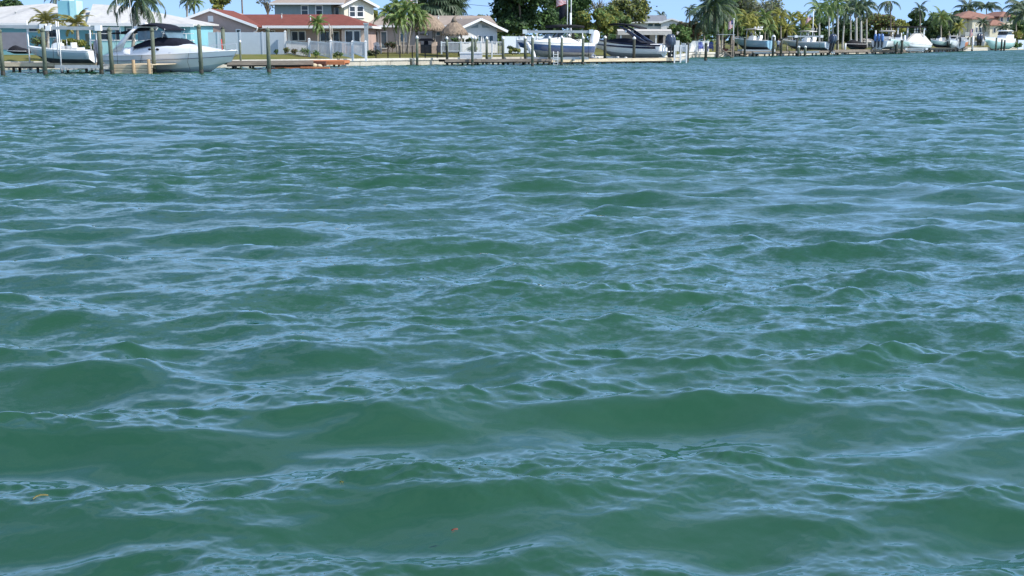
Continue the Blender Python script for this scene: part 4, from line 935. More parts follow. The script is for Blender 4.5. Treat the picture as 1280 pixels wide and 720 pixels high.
def blue_cruiser():
    root, L = boat_root('blue_hulled_boat', 737, 88.5, 646, 86.0, 71.5, 'white boat with a broad blue hull band on a lift, bow left, big white outboard', 'boat')
    H = 1.45; sh = hull(root, L, 2.6, H, .35, ('gelcoat', 'gelcoat_blue', 'bottom_paint'), band=.72, fine=2.6)
    k = L / 8
    d = MB(); rings = []
    for x, w, h in ((1.6, 1.1, .1), (2.6, 1.1, .55), (3.8, 1.05, .6), (5.2, .95, .42), (6.8, .6, .2), (7.5, .3, .02)): rings.append([V(x * k, w, H), V(x * k, w * .8, H + h * 1.05), V(x * k, -w * .8, H + h * 1.05), V(x * k, -w, H)])
    d.loft(rings, 0, capa=True, capb=True); d.build('cabin_trunk', M['gelcoat'], root)
    sw = MB(); sw.prism([(.1, -1.24, H - .2), (2.6 * k, -1.26, H + .0), (3.3 * k, -1.2, H + .58), (1.6 * k, -1.22, H + .15)], (0, -.06, 0)); sw.build('side_flash', M['gelcoat'], root)
    ws = MB(); ws.prism([(3.6 * k, -.9, H + .6), (3.7 * k, -.9, H + .6), (3.2 * k, -.85, H + 1.15), (3.12 * k, -.85, H + 1.13)], (0, 1.8, 0)); ws.prism([(4.9 * k, -.8, H + .4), (5.0 * k, -.8, H + .4), (4.4 * k, -.75, H + 1.0), (4.35 * k, -.75, H + 1.0)], (0, 1.6, 0)); ws.build('windscreen', M['glass_blue'], root)
    se = MB()
    for x in (1.2, 2.3, 3.0): se.box(x * k, x * k + .5, -.8, .8, H, H + .45)
    se.build('seat', M['vinyl'], root)
    ttop(root, 1.6 * k, 4.0 * k, 2.1, H + .2, W(700, 31.5, 87).z - root.location.z - .05, 'canvas_black', 'black_plastic', .45, thick=.24)
    outboard(root, -.25, 0, H + .05, 'gelcoat', 1.55, -14, 'grey_cowl'); bow_rail(root, sh, L, .6, .35)
blue_cruiser()

def bowrider():
    root, L = boat_root('navy_striped_bowrider', 830, 93.0, 742, 95.5, 73, 'white bowrider with navy stripes and navy arch, two tall dark outboards at its right end', 'boat')
    H = 1.50; sh = hull(root, L, 2.6, H, .75, ('gelcoat', 'gelcoat', 'bottom_paint'), band=.5, fine=2.6, rail='gelcoat_navy')
    k = L / 7.9; st = MB()
    for s in (1, -1):
        st.loft([[V(x, s * (b * .965 + .022 + .004 * i), z * .70), V(x, s * (b * .985 + .022), z * .70 + .26 - .010 * i)] for i, (x, b, z) in enumerate(sh[1:])], 0)
        st.loft([[V(x, s * (b + .01), z - .16), V(x, s * (b + .02), z - .02)] for i, (x, b, z) in enumerate(sh)], 0)
    st.build('hull_stripe', M['gelcoat_navy'], root)
    cv = MB(); rings = []
    for x, w, z, h in ((.9, 1.1, .0, .1), (2.0, 1.15, .05, .32), (3.2, 1.15, .1, .45), (4.2, 1.1, .15, .55), (5.0, 1.0, .2, .50), (5.8, .85, .3, .28), (6.6, .6, .45, .12)): rings.append([V(x * k, w, H + z), V(x * k, w * .85, H + z + h), V(x * k, 0, H + z + h * 1.1), V(x * k, -w * .85, H + z + h), V(x * k, -w, H + z)])
    cv.loft(rings, 0, capa=True, capb=True); cv.build('mooring_cover', M['canvas_navy'], root)
    q = MB(); q.loft([[V(x, w, H + z0), V(x, w * .9, H + z1), V(x, -w * .9, H + z1), V(x, -w, H + z0)] for x, w, z0, z1 in ((-.05, 1.1, -.3, -.05), (.5, 1.16, -.1, .12), (1.6, 1.2, -.05, .08), (2.2, 1.2, -.02, .02))], 0, capa=True, capb=True); q.build('stern_quarter', M['gelcoat'], root)
    a = MB()
    for s in (-1, 1):
        a.loft([[V(x - w, s * 1.12, z), V(x + w, s * 1.12, z), V(x + w, s * 1.0, z), V(x - w, s * 1.0, z)] for x, w, z in ((2.0 * k, .6, H + .25), (3.0 * k, .36, H + 1.05), (4.0 * k, .27, H + 1.75), (4.7 * k, .22, H + 2.15))], 0, closed=True, capa=True, capb=True)
    ar = a.build('tower_arch', M['gelcoat_navy'], root)
    t = MB(); t.loft([[V(x, 1.15, z), V(x, 1.15, z + .16), V(x, -1.15, z + .16), V(x, -1.15, z)] for x, z in ((2.3 * k, H + 1.75), (3.6 * k, H + 2.10), (5.2 * k, H + 2.28), (5.8 * k, H + 2.15))], 0, closed=True, capa=True, capb=True); t.build('sun_top', M['canvas_black'], ar)
    for s in (-1, 1): sp = MB(); sp.ball((3.9 * k, s * 1.0, H + 1.5), .18); sp.build('speaker', M['gelcoat'], ar)
    p = MB(); p.box(-.9, .05, -1.1, 1.1, .72, .82); p.build('bathing_platform', M['gelcoat'], root)
    for y in (-.42, .42): outboard(root, -.55, y, H - .15, 'navy_cowl', 1.45, 0)
bowrider()

def cc(name, sx, sy, bx, by, row, label, H=1.0, B=2.5, rise=.4, hullm=('gelcoat_sky', 'gelcoat_sky', 'bottom_dark'), top=True, toprow=None, ob='black_plastic', nob=1, obs=1.2, topm='canvas_white', tilt=0, group='centre console boats', z=None, rods=3, box=0):
    root, L = boat_root(name, sx, sy, bx, by, row, label, group=group, zk=z); sh = hull(root, L, B, H, rise, hullm, band=.8, rail='gelcoat')
    x = L * .42; console(root, x, B * .38, H, .8, 1.0)
    if top: zt = (ROWZ(toprow, sy) - root.location.z) if toprow else H + 1.7; ttop(root, x - .5, x + 1.2, B * .75, H, zt, topm, 'aluminium', .3, rods)
    for i in range(nob): outboard(root, -.35, (i - (nob - 1) / 2) * .6, H - .05, ob, obs, tilt)
    if box:
        b = MB()
        for i in range(box): b.ball((x - .8 + .55 * i, -.5, (zt if top else H + .6) + .25), .2, 7, 5, sq=(1, 1, .8))
        b.build('fender', M['white_paint'], root)
    bow_rail(root, sh, L, .7, .25); return root, L
cc('centre_console_boat', 963, 128.5, 917, 131, 63.0, 'sky blue centre console boat on a lift, tube-framed top, right of the wooden lookout stand', H=1.5, rise=.4, toprow=36.5, ob='gelcoat', obs=1.0, box=3)
cc('centre_console_boat', 1036, 131, 977, 135, 62.8, 'grey-blue centre console boat on a lift with a white hard top beside the flagpole', H=1.25, B=2.7, hullm=('gelcoat', 'gelcoat_mist', 'bottom_dark'), toprow=39, ob='navy_cowl', nob=2, obs=1.5, tilt=-8)
cc('centre_console_boat', 1099, 146, 1120, 156, 62.0, 'centre console boat seen from its stern with three blue outboards and a hard top', H=1.5, B=3.0, hullm=('gelcoat', 'gelcoat', 'bottom_dark'), toprow=38.5, ob='blue_cowl', nob=3, obs=1.4)
cc('centre_console_boat', 1130, 158, 1113, 148, 61.0, 'plain white open boat moored just right of the blue outboards, no top', H=1.5, B=2.6, hullm=('gelcoat', 'gelcoat_mint', 'bottom_paint'), top=False, ob='gelcoat')
cc('skiff', 1184, 176, 1163, 174, 59.5, 'pale mint green skiff raised on a dark-legged dock', H=1.3, B=2.2, hullm=('gelcoat', 'gelcoat_mint', 'bottom_dark'), top=False, group=None, ob='grey_cowl')
cc('centre_console_boat', 1194, 184, 1187, 172, 61, 'white console boat with a boxy white top just right of the mint skiff', H=1.6, B=2.4, hullm=('gelcoat', 'gelcoat', 'bottom_paint'), toprow=45.5)
cc('centre_console_boat', 1200, 178, 1207, 196, 61.5, 'open boat with an orange-brown waterline in front of the left mansion columns', H=1.7, B=2.4, hullm=('gelcoat', 'plank_orange', 'bottom_dark'), toprow=47)
cc('centre_console_boat', 1224, 212, 1229, 226, 61.0, 'white boat with twin dark outboards under the mansion balcony', H=1.8, B=2.8, hullm=('gelcoat', 'gelcoat', 'bottom_dark'), top=False, ob='navy_cowl', nob=2, obs=2.3)
def far_cruiser():
    root, L = boat_root('flybridge_cruiser', 1262, 206, 1230, 200, 60, 'pale mint flybridge cruiser with a dark windscreen in front of the right mansion wing', zk=.2)
    H = 2.6; sh = hull(root, L, 3.2, H, .5, ('gelcoat', 'gelcoat_mint', 'gelcoat_mint'), fine=2.2)
    c = MB(); c.prism([(.6, -1.2, H), (5.0, -1.2, H), (4.2, -1.1, H + 1.0), (.8, -1.1, H + 1.0)], (0, 2.4, 0)); c.build('cabin', M['gelcoat'], root)
    w = MB(); w.prism([(1.6, -1.24, H + .95), (4.3, -1.24, H + .95), (3.7, -1.2, H + 1.7), (1.9, -1.2, H + 1.7)], (0, 2.4, 0)); w.build('flybridge_screen', M['glass'], root)
    t = MB(); t.loft([[V(x, -1.3, H + z), V(x, 1.3, H + z), V(x, 1.3, H + z + .15), V(x, -1.3, H + z + .15)] for x, z in ((1.2, 1.75), (2.8, 1.95), (4.4, 1.8))], 0, closed=True, capa=True, capb=True); t.build('top_canopy', M['gelcoat'], root); bow_rail(root, sh, L, .6, .5)
far_cruiser()
def covered_boat():
    root, L = boat_root('covered_boat', 1158, 166, 1131, 160, 62.0, 'white boat shrouded in a peaked cream canvas cover on a lift', 'boat')
    H = 1.2; sh = hull(root, L, 2.6, H, .5, ('gelcoat', 'gelcoat', 'bottom_paint'))
    c = MB(); rings = []
    for t_, h in ((0, .4), (.2, 1.5), (.38, 2.0), (.6, 1.9), (.8, .9), (.97, .15)):
        x, b, z = sh[min(14, int(t_ * 14))]; rings.append([V(x, b + .03, z - .3), V(x, b * .8, z + h * .4), V(x, .25, z + h), V(x, -.25, z + h), V(x, -b * .8, z + h * .4), V(x, -b - .03, z - .3)])
    c.loft(rings, 0, capa=True, capb=True, sm=False); c.build('canvas_cover', M['canvas_white'], root)
    p = MB(); p.tube([(L * .4, 0, H + 1.9), (L * .4, 0, H + 2.5)], .05, 5); p.box(L * .22, L * .58, -.9, .9, H + 2.5, H + 2.6); p.build('hard_top', M['canvas_black'], root)
covered_boat()
def jet_boat(sx, sy, bx, by, row, label, m='canvas_black', H=.75, name='covered_jet_ski'):
    root, L = boat_root(name, sx, sy, bx, by, row, label, 'jet ski'); sh = hull(root, L, 1.5, H, .1, ('canvas_black', 'canvas_black', 'bottom_dark'))
    c = MB(); rings = [[V(L * x, w, H - .1), V(L * x, w * .8, H + h), V(L * x, 0, H + h * 1.15), V(L * x, -w * .8, H + h), V(L * x, -w, H - .1)] for x, w, h in ((.02, .7, .1), (.2, .74, .3), (.45, .72, .5), (.62, .66, .75), (.8, .5, .45), (.97, .12, .12))]
    c.loft(rings, 0, capa=True, capb=True); c.build('cover', M[m], root); return root
jet_boat(1081, 150, 1056, 149, 62.2, 'low boat under a black cover on a small dock lift, before the royal palm trunks', H=1.0)
jet_boat(36, 67, 8, 67, 67.5, 'dark jet ski under a black cover on a stand at the far left dock', H=.42).scale = (1, 1, .55)

# ================================================================== docks, lifts, pilings
def dock(a, b, depth, z, label, board='plank', fascia='plank', legs=4, fh=.28, name='dock', group='wooden docks', legm='wet_wood', across=True):
    """a deck of separate boards on bearers, its long side from a to b"""
    a, b = Vector((a[0], a[1], 0)), Vector((b[0], b[1], 0)); d = b - a; L = d.length
    root = empty(name, (a.x, a.y, 0), math.atan2(d.y, d.x), label, 'dock', group)
    m = MB(); n = int(L / .16)
    for i in range(n): x = L * i / n; m.box(x + .008, x + L / n - .008, random.uniform(-.03, .0), depth + random.uniform(0, .03), z - .04 + random.uniform(-.004, .004), z)
    o = m.build('deck_board', M[board], root); o['kind'] = 'stuff'
    nb = max(1, int(L / 3.2))
    for i in range(nb): f = MB(); f.box(L * i / nb + .01, L * (i + 1) / nb - .01, -.07 - .01 * (i % 2), -.03, z - fh, z - .02); f.build('edge_plank', M[fascia], root)
    f = MB(); f.box(.0, L, depth - .1, depth - .02, z - fh, z - .045); f.box(0, L, .1, .2, z - fh - .12, z - .05); f.build('bearer', M['wet_wood'], root)
    for i in range(legs):
        x = L * (i + .5) / legs
        for y in (.25, depth - .2): l = MB(); l.tube([(x, y, -1.3), (x, y, z - .05)], .11, 8); l.build('leg', M[legm], root)
    return root
def lift(px0, px1, Yf, Yb, rowtop, label, rowc=None, m='galvanised', capm='white_trim', beam=.22, group='boat lifts', posts=False, zc=None):
    """top beams on the piling heads, cables and the cradle the boat sits on"""
    z = ROWZ(rowtop, Yf); a, b = P(px0, Yf, z), P(px1, Yf, z); a2, b2 = P(px0, Yb, z), P(px1, Yb, z); a2.y = b2.y = a.y + (Yb - Yf); Yf, Yb = a.y, a2.y; a2.x = a.x; b2.x = b.x
    root = empty('boat_lift', a, 0, label, 'boat lift', group); o = a.copy()
    for p, q in ((a, b), (a2, b2)): g = MB(); g.bar(p - o, q - o, .14, beam); f = g.build('top_beam', M[m], root)
    for p in (a, b): h = MB(); h.box(p.x - o.x - .22, p.x - o.x + .22, -.2, .2, -beam * .9, beam * .85); h.build('motor_box', M[capm], root)
    if rowc or zc is not None:
        zc = ROWZ(rowc, Yf / KY) if zc is None else zc; g = MB(); g.bar(V(a.x + .2, Yf + .3, zc) - o, V(b.x - .2, Yf + .3, zc) - o, .16, .24); g.bar(V(a.x + .2, Yb - .3, zc) - o, V(b.x - .2, Yb - .3, zc) - o, .16, .24)
        for t in (.25, .75): x = a.x + (b.x - a.x) * t; g.bar(V(x, Yf + .1, zc - .15) - o, V(x, Yb - .1, zc - .15) - o, .14, .2)
        g.build('cradle', M['galvanised'], root); c = MB()
        for p, q in ((a, Yf), (b, Yf), (a2, Yb), (b2, Yb)): c.tube([V(p.x + (.25 if p.x < (a.x + b.x) / 2 else -.25), q, z) - o, V(p.x + (.25 if p.x < (a.x + b.x) / 2 else -.25), q, zc) - o], .015, 4)
        o_ = c.build('cable', M['wire'], root); o_['kind'] = 'stuff'
    return root
lift(-14, 54, 60.8, 65.5, 33.2, 'boat lift beam ending in a white cap above the leftmost dock', m='galvanised')
lift(60, 123, 60.8, 65.5, 35.0, 'boat lift carrying the small centre console boat, with grey top beam and white caps', rowc=83.5)
lift(656, 739, 84.5, 89.5, 39.5, 'white-beamed boat lift around the blue-banded boat', rowc=73, m='galvanised', capm='gelcoat_grey', beam=.24)
lift(762, 826, 91.4, 97, 73, 'low boat lift cradle under the navy striped bowrider', rowc=75.5, m='galvanised', capm='galvanised', beam=.14)
lift(930, 967, 126, 131.5, 63, 'boat lift holding the sky blue centre console boat', rowc=66, m='galvanised')
lift(995, 1027, 129, 135, 45.5, 'boat lift holding the grey-blue centre console boat', rowc=65, m='galvanised')
lift(1132, 1158, 158, 168, 61, 'low lift under the canvas covered boat', rowc=63, m='galvanised')

# pilings: column, waterline row, top row
for a in [(4, 94, 36, 'thick green-grey piling at the far left end of the dock'),
          (57, 94, 35, 'piling under the white beam cap, left of the small centre console boat'),
          (127, 92.5, 35, 'piling under the right beam cap of the left lift'),
          (140.5, 93, 34.5, 'leaning piling left of the cabin cruiser stern'),
          (193, 91.5, 35, 'piling in front of the cabin cruiser radar arch'),
          (252, 92.5, 31, 'tall piling in front of the cabin cruiser foredeck'),
          (336.5, 91.5, 35, 'solitary tall piling in front of the white fence and red roofed house')]:
    piling(*a, r=.155, cap='cone', capm='piling')
for a in [(521.5, 82, 45, 'white-capped piling in front of the palm clump'), (559, 81, 46, 'first white-capped piling left of the white dock box'), (574, 79.5, 46, 'white-capped piling beside the left end of the white dock box'),
          (590.5, 82, 45, 'white-capped piling in front of the white dock box, front of a close pair'), (594.5, 80.5, 46, 'white-capped piling at the back of the close pair by the white dock box'),
          (608.5, 81, 46, 'white-capped piling before the white gabled house windows'), (629, 81, 46, 'white-capped piling right of the white gabled house'),
          (656.5, 80.5, 45.5, 'white-capped piling at the bow of the blue-banded boat, back one'), (665.5, 82.8, 44.5, 'white-capped piling at the bow of the blue-banded boat, front one'),
          (687, 81, 45.5, 'white-capped piling left of the white swim ladder'), (702, 81.5, 45, 'white-capped piling right of the white swim ladder'), (711, 79, 43, 'tall piling behind the white swim ladder amidships of the blue-banded boat'),
          (728.5, 81, 45.5, 'white-capped piling at the stern of the blue-banded boat')]:
    piling(*a, r=.14)
for a in [(748, 78.6, 71, 'dark stub leg of the low dock, left of the navy striped bowrider'), (772, 78.4, 70.5, 'dark stub piling under the bow half of the navy striped bowrider'), (782, 78.2, 71, 'dark stub piling beside the dark capped piling amidships of the bowrider'), (809, 78, 71.5, 'dark stub piling under the stern half of the navy striped bowrider'), (838, 78.3, 68, 'dark stub piling below the dark outboards')]: piling(*a, r=.15, m='piling_dark', cap='flat')
for a in [(514, 81.5, 74, 'short stub piling against the seawall by the palm clump'), (736, 80, 67, 'short piling under the big white outboard')]: piling(*a, r=.12, m='piling_dark', cap=None)
for a in [(756, 79, 45, 'dark piling with a white cap at the bow of the navy striped bowrider'), (792, 79, 46, 'dark piling with a white cap amidships of the navy striped bowrider')]: piling(*a, r=.17, m='piling_dark')
for a in [(859, 78, 53, 'dark piling at the right end of the white dock fence'), (882, 76, 53.5, 'lone dark piling between the white dock fence and the lookout stand')]: piling(*a, r=.18, m='piling_dark', cap='cone', capm='piling_dark')
for a in [(930.5, 71, 47, 'dark piling at the bow of the sky blue boat'), (942, 71, 66, 'short dark stub below the sky blue boat'), (966, 71, 46, 'dark piling at the stern of the sky blue boat'), (976, 70.5, 48, 'dark piling right of the standing person'), (995.5, 70, 47, 'dark piling before the bow of the grey-blue boat'),
          (1026.5, 69.5, 46, 'dark piling amidships of the grey-blue boat'), (1036, 68.5, 61, 'short dark piling below the grey-blue boat stern'), (1046, 68.5, 50, 'dark piling in front of the twin dark outboards')]: piling(*a, r=.19, m='piling_dark', cap='flat', capm='piling_dark')
for a in [(998, 70.5, 57.5, 'short white-capped piling, left of a pair under the grey-blue boat'), (1006, 70.5, 57.5, 'short white-capped piling, right of a pair under the grey-blue boat')]: piling(*a, r=.2)
for a in [(1056, 68, 54, 'pale piling left of the black covered boat'), (1093, 50 + 16, 38, 'tall white pipe piling left of the blue outboards')]: piling(*a, r=.17, m='white_paint', cap=None)
for a in [(1090.5, 66.8, 50, 'dark piling with a white ball cap left of the blue outboards'), (1120, 67.5, 52, 'dark piling before the plain white open boat, left'), (1127, 67.4, 50, 'dark piling before the plain white open boat, right'), (1156, 66, 54, 'dark piling at the foot of the canvas covered boat'),
          (1162, 65.6, 54, 'dark piling at the left end of the mint skiff dock'), (1184, 65, 45, 'tall dark piling at the right end of the mint skiff'), (1192, 64.6, 52, 'dark piling before the boxy topped white boat')]: piling(*a, r=.24, m='piling_dark', cap='flat', capm='piling_dark')
for a in [(1125, 64.8, 36, 'white pipe post at the left of the roofed dock'), (1197, 64, 49, 'pale post left of the mansion columns'), (1215, 63.8, 45, 'pale post below the mansion balcony'), (1244.5, 63.6, 47, 'grey piling in front of the mint flybridge cruiser'), (1251.5, 63.5, 49, 'left of two close pilings right of the mint flybridge cruiser'), (1255, 63.5, 50, 'right of two close pilings right of the mint flybridge cruiser')]: piling(*a, r=.22, m='piling_dark' if a[0] > 1250 else 'white_paint' if a[0] < 1240 else 'piling', cap=None)
for a in [(280, 71, 34.5, 'grey-green post behind the cabin cruiser bow')]:
    p = P(280, 80, .7); r_ = empty('mooring_post', p, 0, a[3], 'post'); m = MB(); m.tube([(0, 0, -1.5), (0, 0, ROWZ(36, 80) - .7)], .19, 10); m.build('post', M['piling'], r_); m = MB(); m.tube([(0, 0, ROWZ(36, 80) - .7), (0, 0, ROWZ(34.5, 80) - .6)], [.21, .05], 10); m.build('cap', M['piling_dark'], r_)
for px_, lab in ((111, 'grey-green post with a mint tint behind the small boat outboard'), (301, 'small post with a white ball light at the left end of the weathered dock')):
    Y = 74; p = P(px_, Y, .6); r_ = empty('mooring_post', p, 0, lab, 'post'); t = ROWZ(42 if px_ == 111 else 53, Y) - .6; m = MB(); m.tube([(0, 0, -1.5), (0, 0, t)], .17 if px_ == 111 else .09, 8); m.build('post', M['piling'], r_)
    if px_ == 301: m = MB(); m.ball((0, 0, t + .08), .12); m.build('ball_cap', M['white_paint'], r_)

# docks
z_ = .62
dock(P(-60, 63.6, 0), P(122, 63.2, 0), 1.5, .78, 'left dock with pale planks behind the small centre console boat', legs=6, fascia='plank_light')
a = P(142, 61.8, 0); b = P(192, 61.5, 0)
def tan_dock():
    root = dock(a, b, 5.2, .70, 'tan timber dock with three upright posts below the cabin cruiser stern', 'plank_light', 'plank_light', 2, .22)
    L = (b - a).length
    for i in range(3): m = MB(); m.box(.02, L - .05, -.1, -.065, .10 + i * .2 - (.06), .27 + i * .2 - .06); m.build('edge_plank', M['plank_light'], root)
    for px_, h in ((164, 1.05), (186, 1.1), (143, 1.0)): x = (P(px_, 61.6, .8) - a).length if px_ != 143 else .0; m = MB(); m.tube([(x, -.16, -1), (x, -.16, h)], .13, 8); m.build('upright_post', M['piling_tan'], root)
tan_dock()
dock(P(284, 71, 0), P(392, 72.5, 0), 3.0, .70, 'weathered dark dock in front of the lawn, left of the orange lumber', 'plank_grey', 'plank_grey', 5, .34)
dock(P(392, 75.5, 0), P(437, 77.5, 0), 1.2, .66, 'short dock with an orange-brown edge in front of the white picket fence', 'plank_orange', 'plank_orange', 2, .30)
dock(P(556, 81.5, 0), P(690, 84.0, 0), 2.2, .60, 'long grey dock below the white gabled house', 'plank_grey', 'plank_grey', 7, .24)
dock(P(688, 85, 0), P(852, 91.5, 0), 1.4, .55, 'low pale dock on dark stub legs under the two big boats', 'plank_light', 'plank_light', 9, .3)
dock(P(918, 124.5, 0), P(1052, 135, 0), 2.0, .8, 'dark dock below the sky blue and grey-blue boats', 'plank_grey', 'plank_grey', 9, .3)
dock(P(1040, 139, 0), P(1102, 148, 0), 2.0, .85, 'dock with a pale left end below the black covered boat', 'plank', 'plank_grey', 5, .4)
dock(P(1100, 151, 0), P(1162, 168, 0), 2.0, .7, 'shadowed dock below the canvas covered boat', 'plank_grey', 'plank_grey', 6, .4)
dock(P(1162, 166, 0), P(1200, 180, 0), 2.0, .9, 'dark dock on many thin legs below the mint skiff', 'plank_grey', 'wet_wood', 8, .3)
dock(P(1201, 188, 0), P(1240, 215, 0), 2.5, .9, 'dock in front of the mansion', 'plank_light', 'plank_grey', 6, .4)

# floating stack of new orange lumber
def lumber():
    o = P(385, 72.5, 0); root = empty('lumber_raft', o, 0, 'raft of loose orange-brown dock timbers stacked in front of the lawn', 'lumber raft')
    rnd = random.Random(5)
    def pl(x0, r0, x1, r1, Y, m, h=.22, w=.35):
        p, q = W(x0, r0, Y) - o, W(x1, r1, Y) - o; b = MB(); b.bar(p, q, w, h); b.build('timber', M[m], root)
    pl(340, 85.6, 412, 85.6, 72.2, 'plank_orange', .18, .5); pl(344, 83.8, 386, 84.0, 72.7, 'plank_orange', .16, .4); pl(376, 84.2, 412, 84.6, 72.0, 'plank_orange', .14, .35)
    pl(346, 82.0, 380, 82.2, 73.1, 'plank_orange', .17, .4); pl(352, 80.4, 376, 80.2, 73.4, 'plank_orange', .16, .4); pl(336, 78.3, 361, 78.3, 73.9, 'plank_orange', .28, .4)
    pl(358, 78.2, 407.5, 78.2, 73.5, 'plank_brown', .26, .45); pl(370, 81.0, 408, 80.8, 73.9, 'plank_brown', .22, .4); pl(408, 78.6, 431, 78.7, 74.2, 'plank_orange', .32, .4); pl(372, 83.2, 400, 82.6, 73.3, 'plank_brown', .14, .4); pl(404, 80.6, 405.5, 85.8, 73.5, 'plank_brown', .1, .15)
    for x, y, s in ((392, 82, .30), (399, 82.3, .22), (342, 81.5, .25)): g = MB(); g.ball(W(x, y, 72.9) - o, s, 8, 5, sq=(1.2, 1, .7)); g.build('float_block', M['plank_light'], root)
lumber()

# ================================================================== fences, garden and dock things
def solid_fence(pts, top, bot, label, m='pvc_shade', panel=2.4, name='panel_fence', posts=True):
    root = empty(name, (pts[0][0], pts[0][1], 0), 0, label, 'fence'); o = root.location.copy()
    for (a, b) in zip(pts, pts[1:]):
        a, b = Vector(a), Vector(b); d = b - a; n = max(1, round(d.length / panel))
        for i in range(n):
            p, q = a.lerp(b, i / n) - o, a.lerp(b, (i + 1) / n) - o; f = MB(); f.bar(p + V(0, 0, (top + bot) / 2), q + V(0, 0, (top + bot) / 2), .05, top - bot); f.build('panel', M[m], root)
            if posts: g = MB(); g.box(p.x - .07, p.x + .07, p.y - .07, p.y + .07, bot - .1, top + .06); g.build('post', M[m], root)
    return root
def fence_px(px0, Y0, px1, Y1, r_top, r_bot, label, **k):
    return solid_fence([P(px0, Y0, 0).to_tuple()[:2] + (0,), P(px1, Y1, 0).to_tuple()[:2] + (0,)], ROWZ(r_top, (Y0 + Y1) / 2), ROWZ(r_bot, (Y0 + Y1) / 2), label, **k)
fence_px(246, 83.5, 357, 83.5, 40.3, 69, 'tall blank vinyl fence with a painted blue-grey shade tone left of the white picket fence')
fence_px(-30, 76.5, 36, 76.5, 40.5, 62, 'slate grey fence panel under the left end of the turquoise house', m='slate_fence', name='slate_fence')
fence_px(628, 92, 690, 96, 45.5, 66, 'white vinyl fence behind the bow of the blue-banded boat')
fence_px(846, 122, 886, 124, 51, 65, 'white vinyl fence behind the blue garden chairs', m='white_paint')
fence_px(832, 112, 849, 112, 50.5, 64, 'short white fence behind the dark outboards', m='white_paint')
def picket():
    Ys = [(357.5, 83.2, 39.5), (387, 81.8, 49), (414, 80.9, 51), (441, 80.2, 52), (457.5, 79.6, 52)]
    root = empty('picket_fence', P(357, 83.2, .8), 0, 'white vinyl picket fence on the lawn before the red roofed house', 'fence'); o = root.location.copy()
    for px_, Y, r in Ys:
        p = P(px_, Y, .9); t = ROWZ(r, Y); m = MB(); x, y = p.x - o.x, p.y - o.y; m.box(x - .1, x + .1, y - .1, y + .1, -.3, t - o.z); m.add([(x - .13, y - .13, t - o.z), (x + .13, y - .13, t - o.z), (x + .13, y + .13, t - o.z), (x - .13, y + .13, t - o.z), (x, y, t - o.z + .14)], [(0, 1, 4), (1, 2, 4), (2, 3, 4), (3, 0, 4), (3, 2, 1, 0)]); m.build('post', M['white_paint'], root)
    m = MB()
    for (pa, Ya, ra), (pb, Yb, rb) in zip(Ys, Ys[1:]):
        a, b = P(pa, Ya, .9), P(pb, Yb, .9); n = int((b - a).length / .15); zt0, zt1 = ROWZ(51.5, Ya), ROWZ(54, Yb); zb0, zb1 = ROWZ(65.5, Ya), ROWZ(72, Yb)
        for i in range(1, n):
            t = i / n; p = a.lerp(b, t) - o; zt = (zt0 + (zt1 - zt0) * t) - o.z; zb = zb0 + (zb1 - zb0) * t - o.z; m.box(p.x - .04, p.x + .04, p.y - .012, p.y + .012, zb, zt)
        for f in (.0, 1.0):
            r = MB(); r.bar(a - o + V(0, .03, (zb0 * (1 - f) + zt0 * f) - a.z), b - o + V(0, .03, (zb1 * (1 - f) + zt1 * f) - b.z), .06, .12); r.build('rail', M['white_paint'], root)
    q = m.build('picket', M['white_paint'], root); q['kind'] = 'stuff'
picket()
def slim_fence():
    root = empty('black_rail_fence', P(478, 83.5, .7), 0, 'thin black metal fence along the seawall in front of the bungalow', 'fence'); o = root.location.copy(); m = MB()
    pxs = [470, 485, 500, 515.5, 531.5, 546.5, 559]
    for px_ in pxs: p = P(px_, 83.6, .6) - o; b = MB(); b.box(p.x - .05, p.x + .05, p.y - .05, p.y + .05, 0, 1.25); b.build('post', M['canvas_black'], root)
    a, b_ = P(470, 83.6, .6) - o, P(559, 83.6, .6) - o
    for z in (.2, 1.12): m = MB(); m.bar(V(a.x, a.y, z), V(b_.x, b_.y, z), .03, .03); m.build('rail', M['canvas_black'], root)
    n = 90; m = MB()
    for i in range(n): x = a.x + (b_.x - a.x) * i / n; m.box(x - .008, x + .008, a.y - .008, a.y + .008, .2, 1.12)
    q = m.build('baluster', M['canvas_black'], root); q['kind'] = 'stuff'
slim_fence()
def rail_fence(px0, px1, Y, r0, r1, label, m='white_paint', panelm=None, step=.13):
    zt, zb = ROWZ(r0, Y), ROWZ(r1, Y); a, b = P(px0, Y, zb), P(px1, Y, zb); root = empty('deck_railing', a, 0, label, 'fence'); L = b.x - a.x; h = zt - zb
    n = max(2, round(L / 2.2))
    for i in range(n + 1): x = L * i / n; m_ = MB(); m_.box(x - .07, x + .07, -.07, .07, -.2, h + .08); m_.build('post', M[m], root)
    m_ = MB(); m_.box(0, L, -.04, .04, h - .09, h); m_.build('rail', M[m], root); m_ = MB(); m_.box(0, L, -.03, .03, .1, .17); m_.build('rail', M[m], root)
    m_ = MB(); k = int(L / step)
    for i in range(k): x = L * (i + .5) / k; m_.box(x - .02, x + .02, -.015, .015, .15, h - .08)
    q = m_.build('baluster', M[m], root); q['kind'] = 'stuff'; return root
rail_fence(552, 601, 86.5, 52.5, 65.5, 'light grey balustrade behind the dock pilings, below the dark hedge', 'gelcoat_grey')
rail_fence(601, 629, 87.5, 52, 69.5, 'white slatted gate and railing below the white gabled house', 'white_paint', step=.17)
rail_fence(843, 858, 90.5, 57, 76.5, 'white slatted dock railing right of the dark outboards', 'white_paint', step=.3)

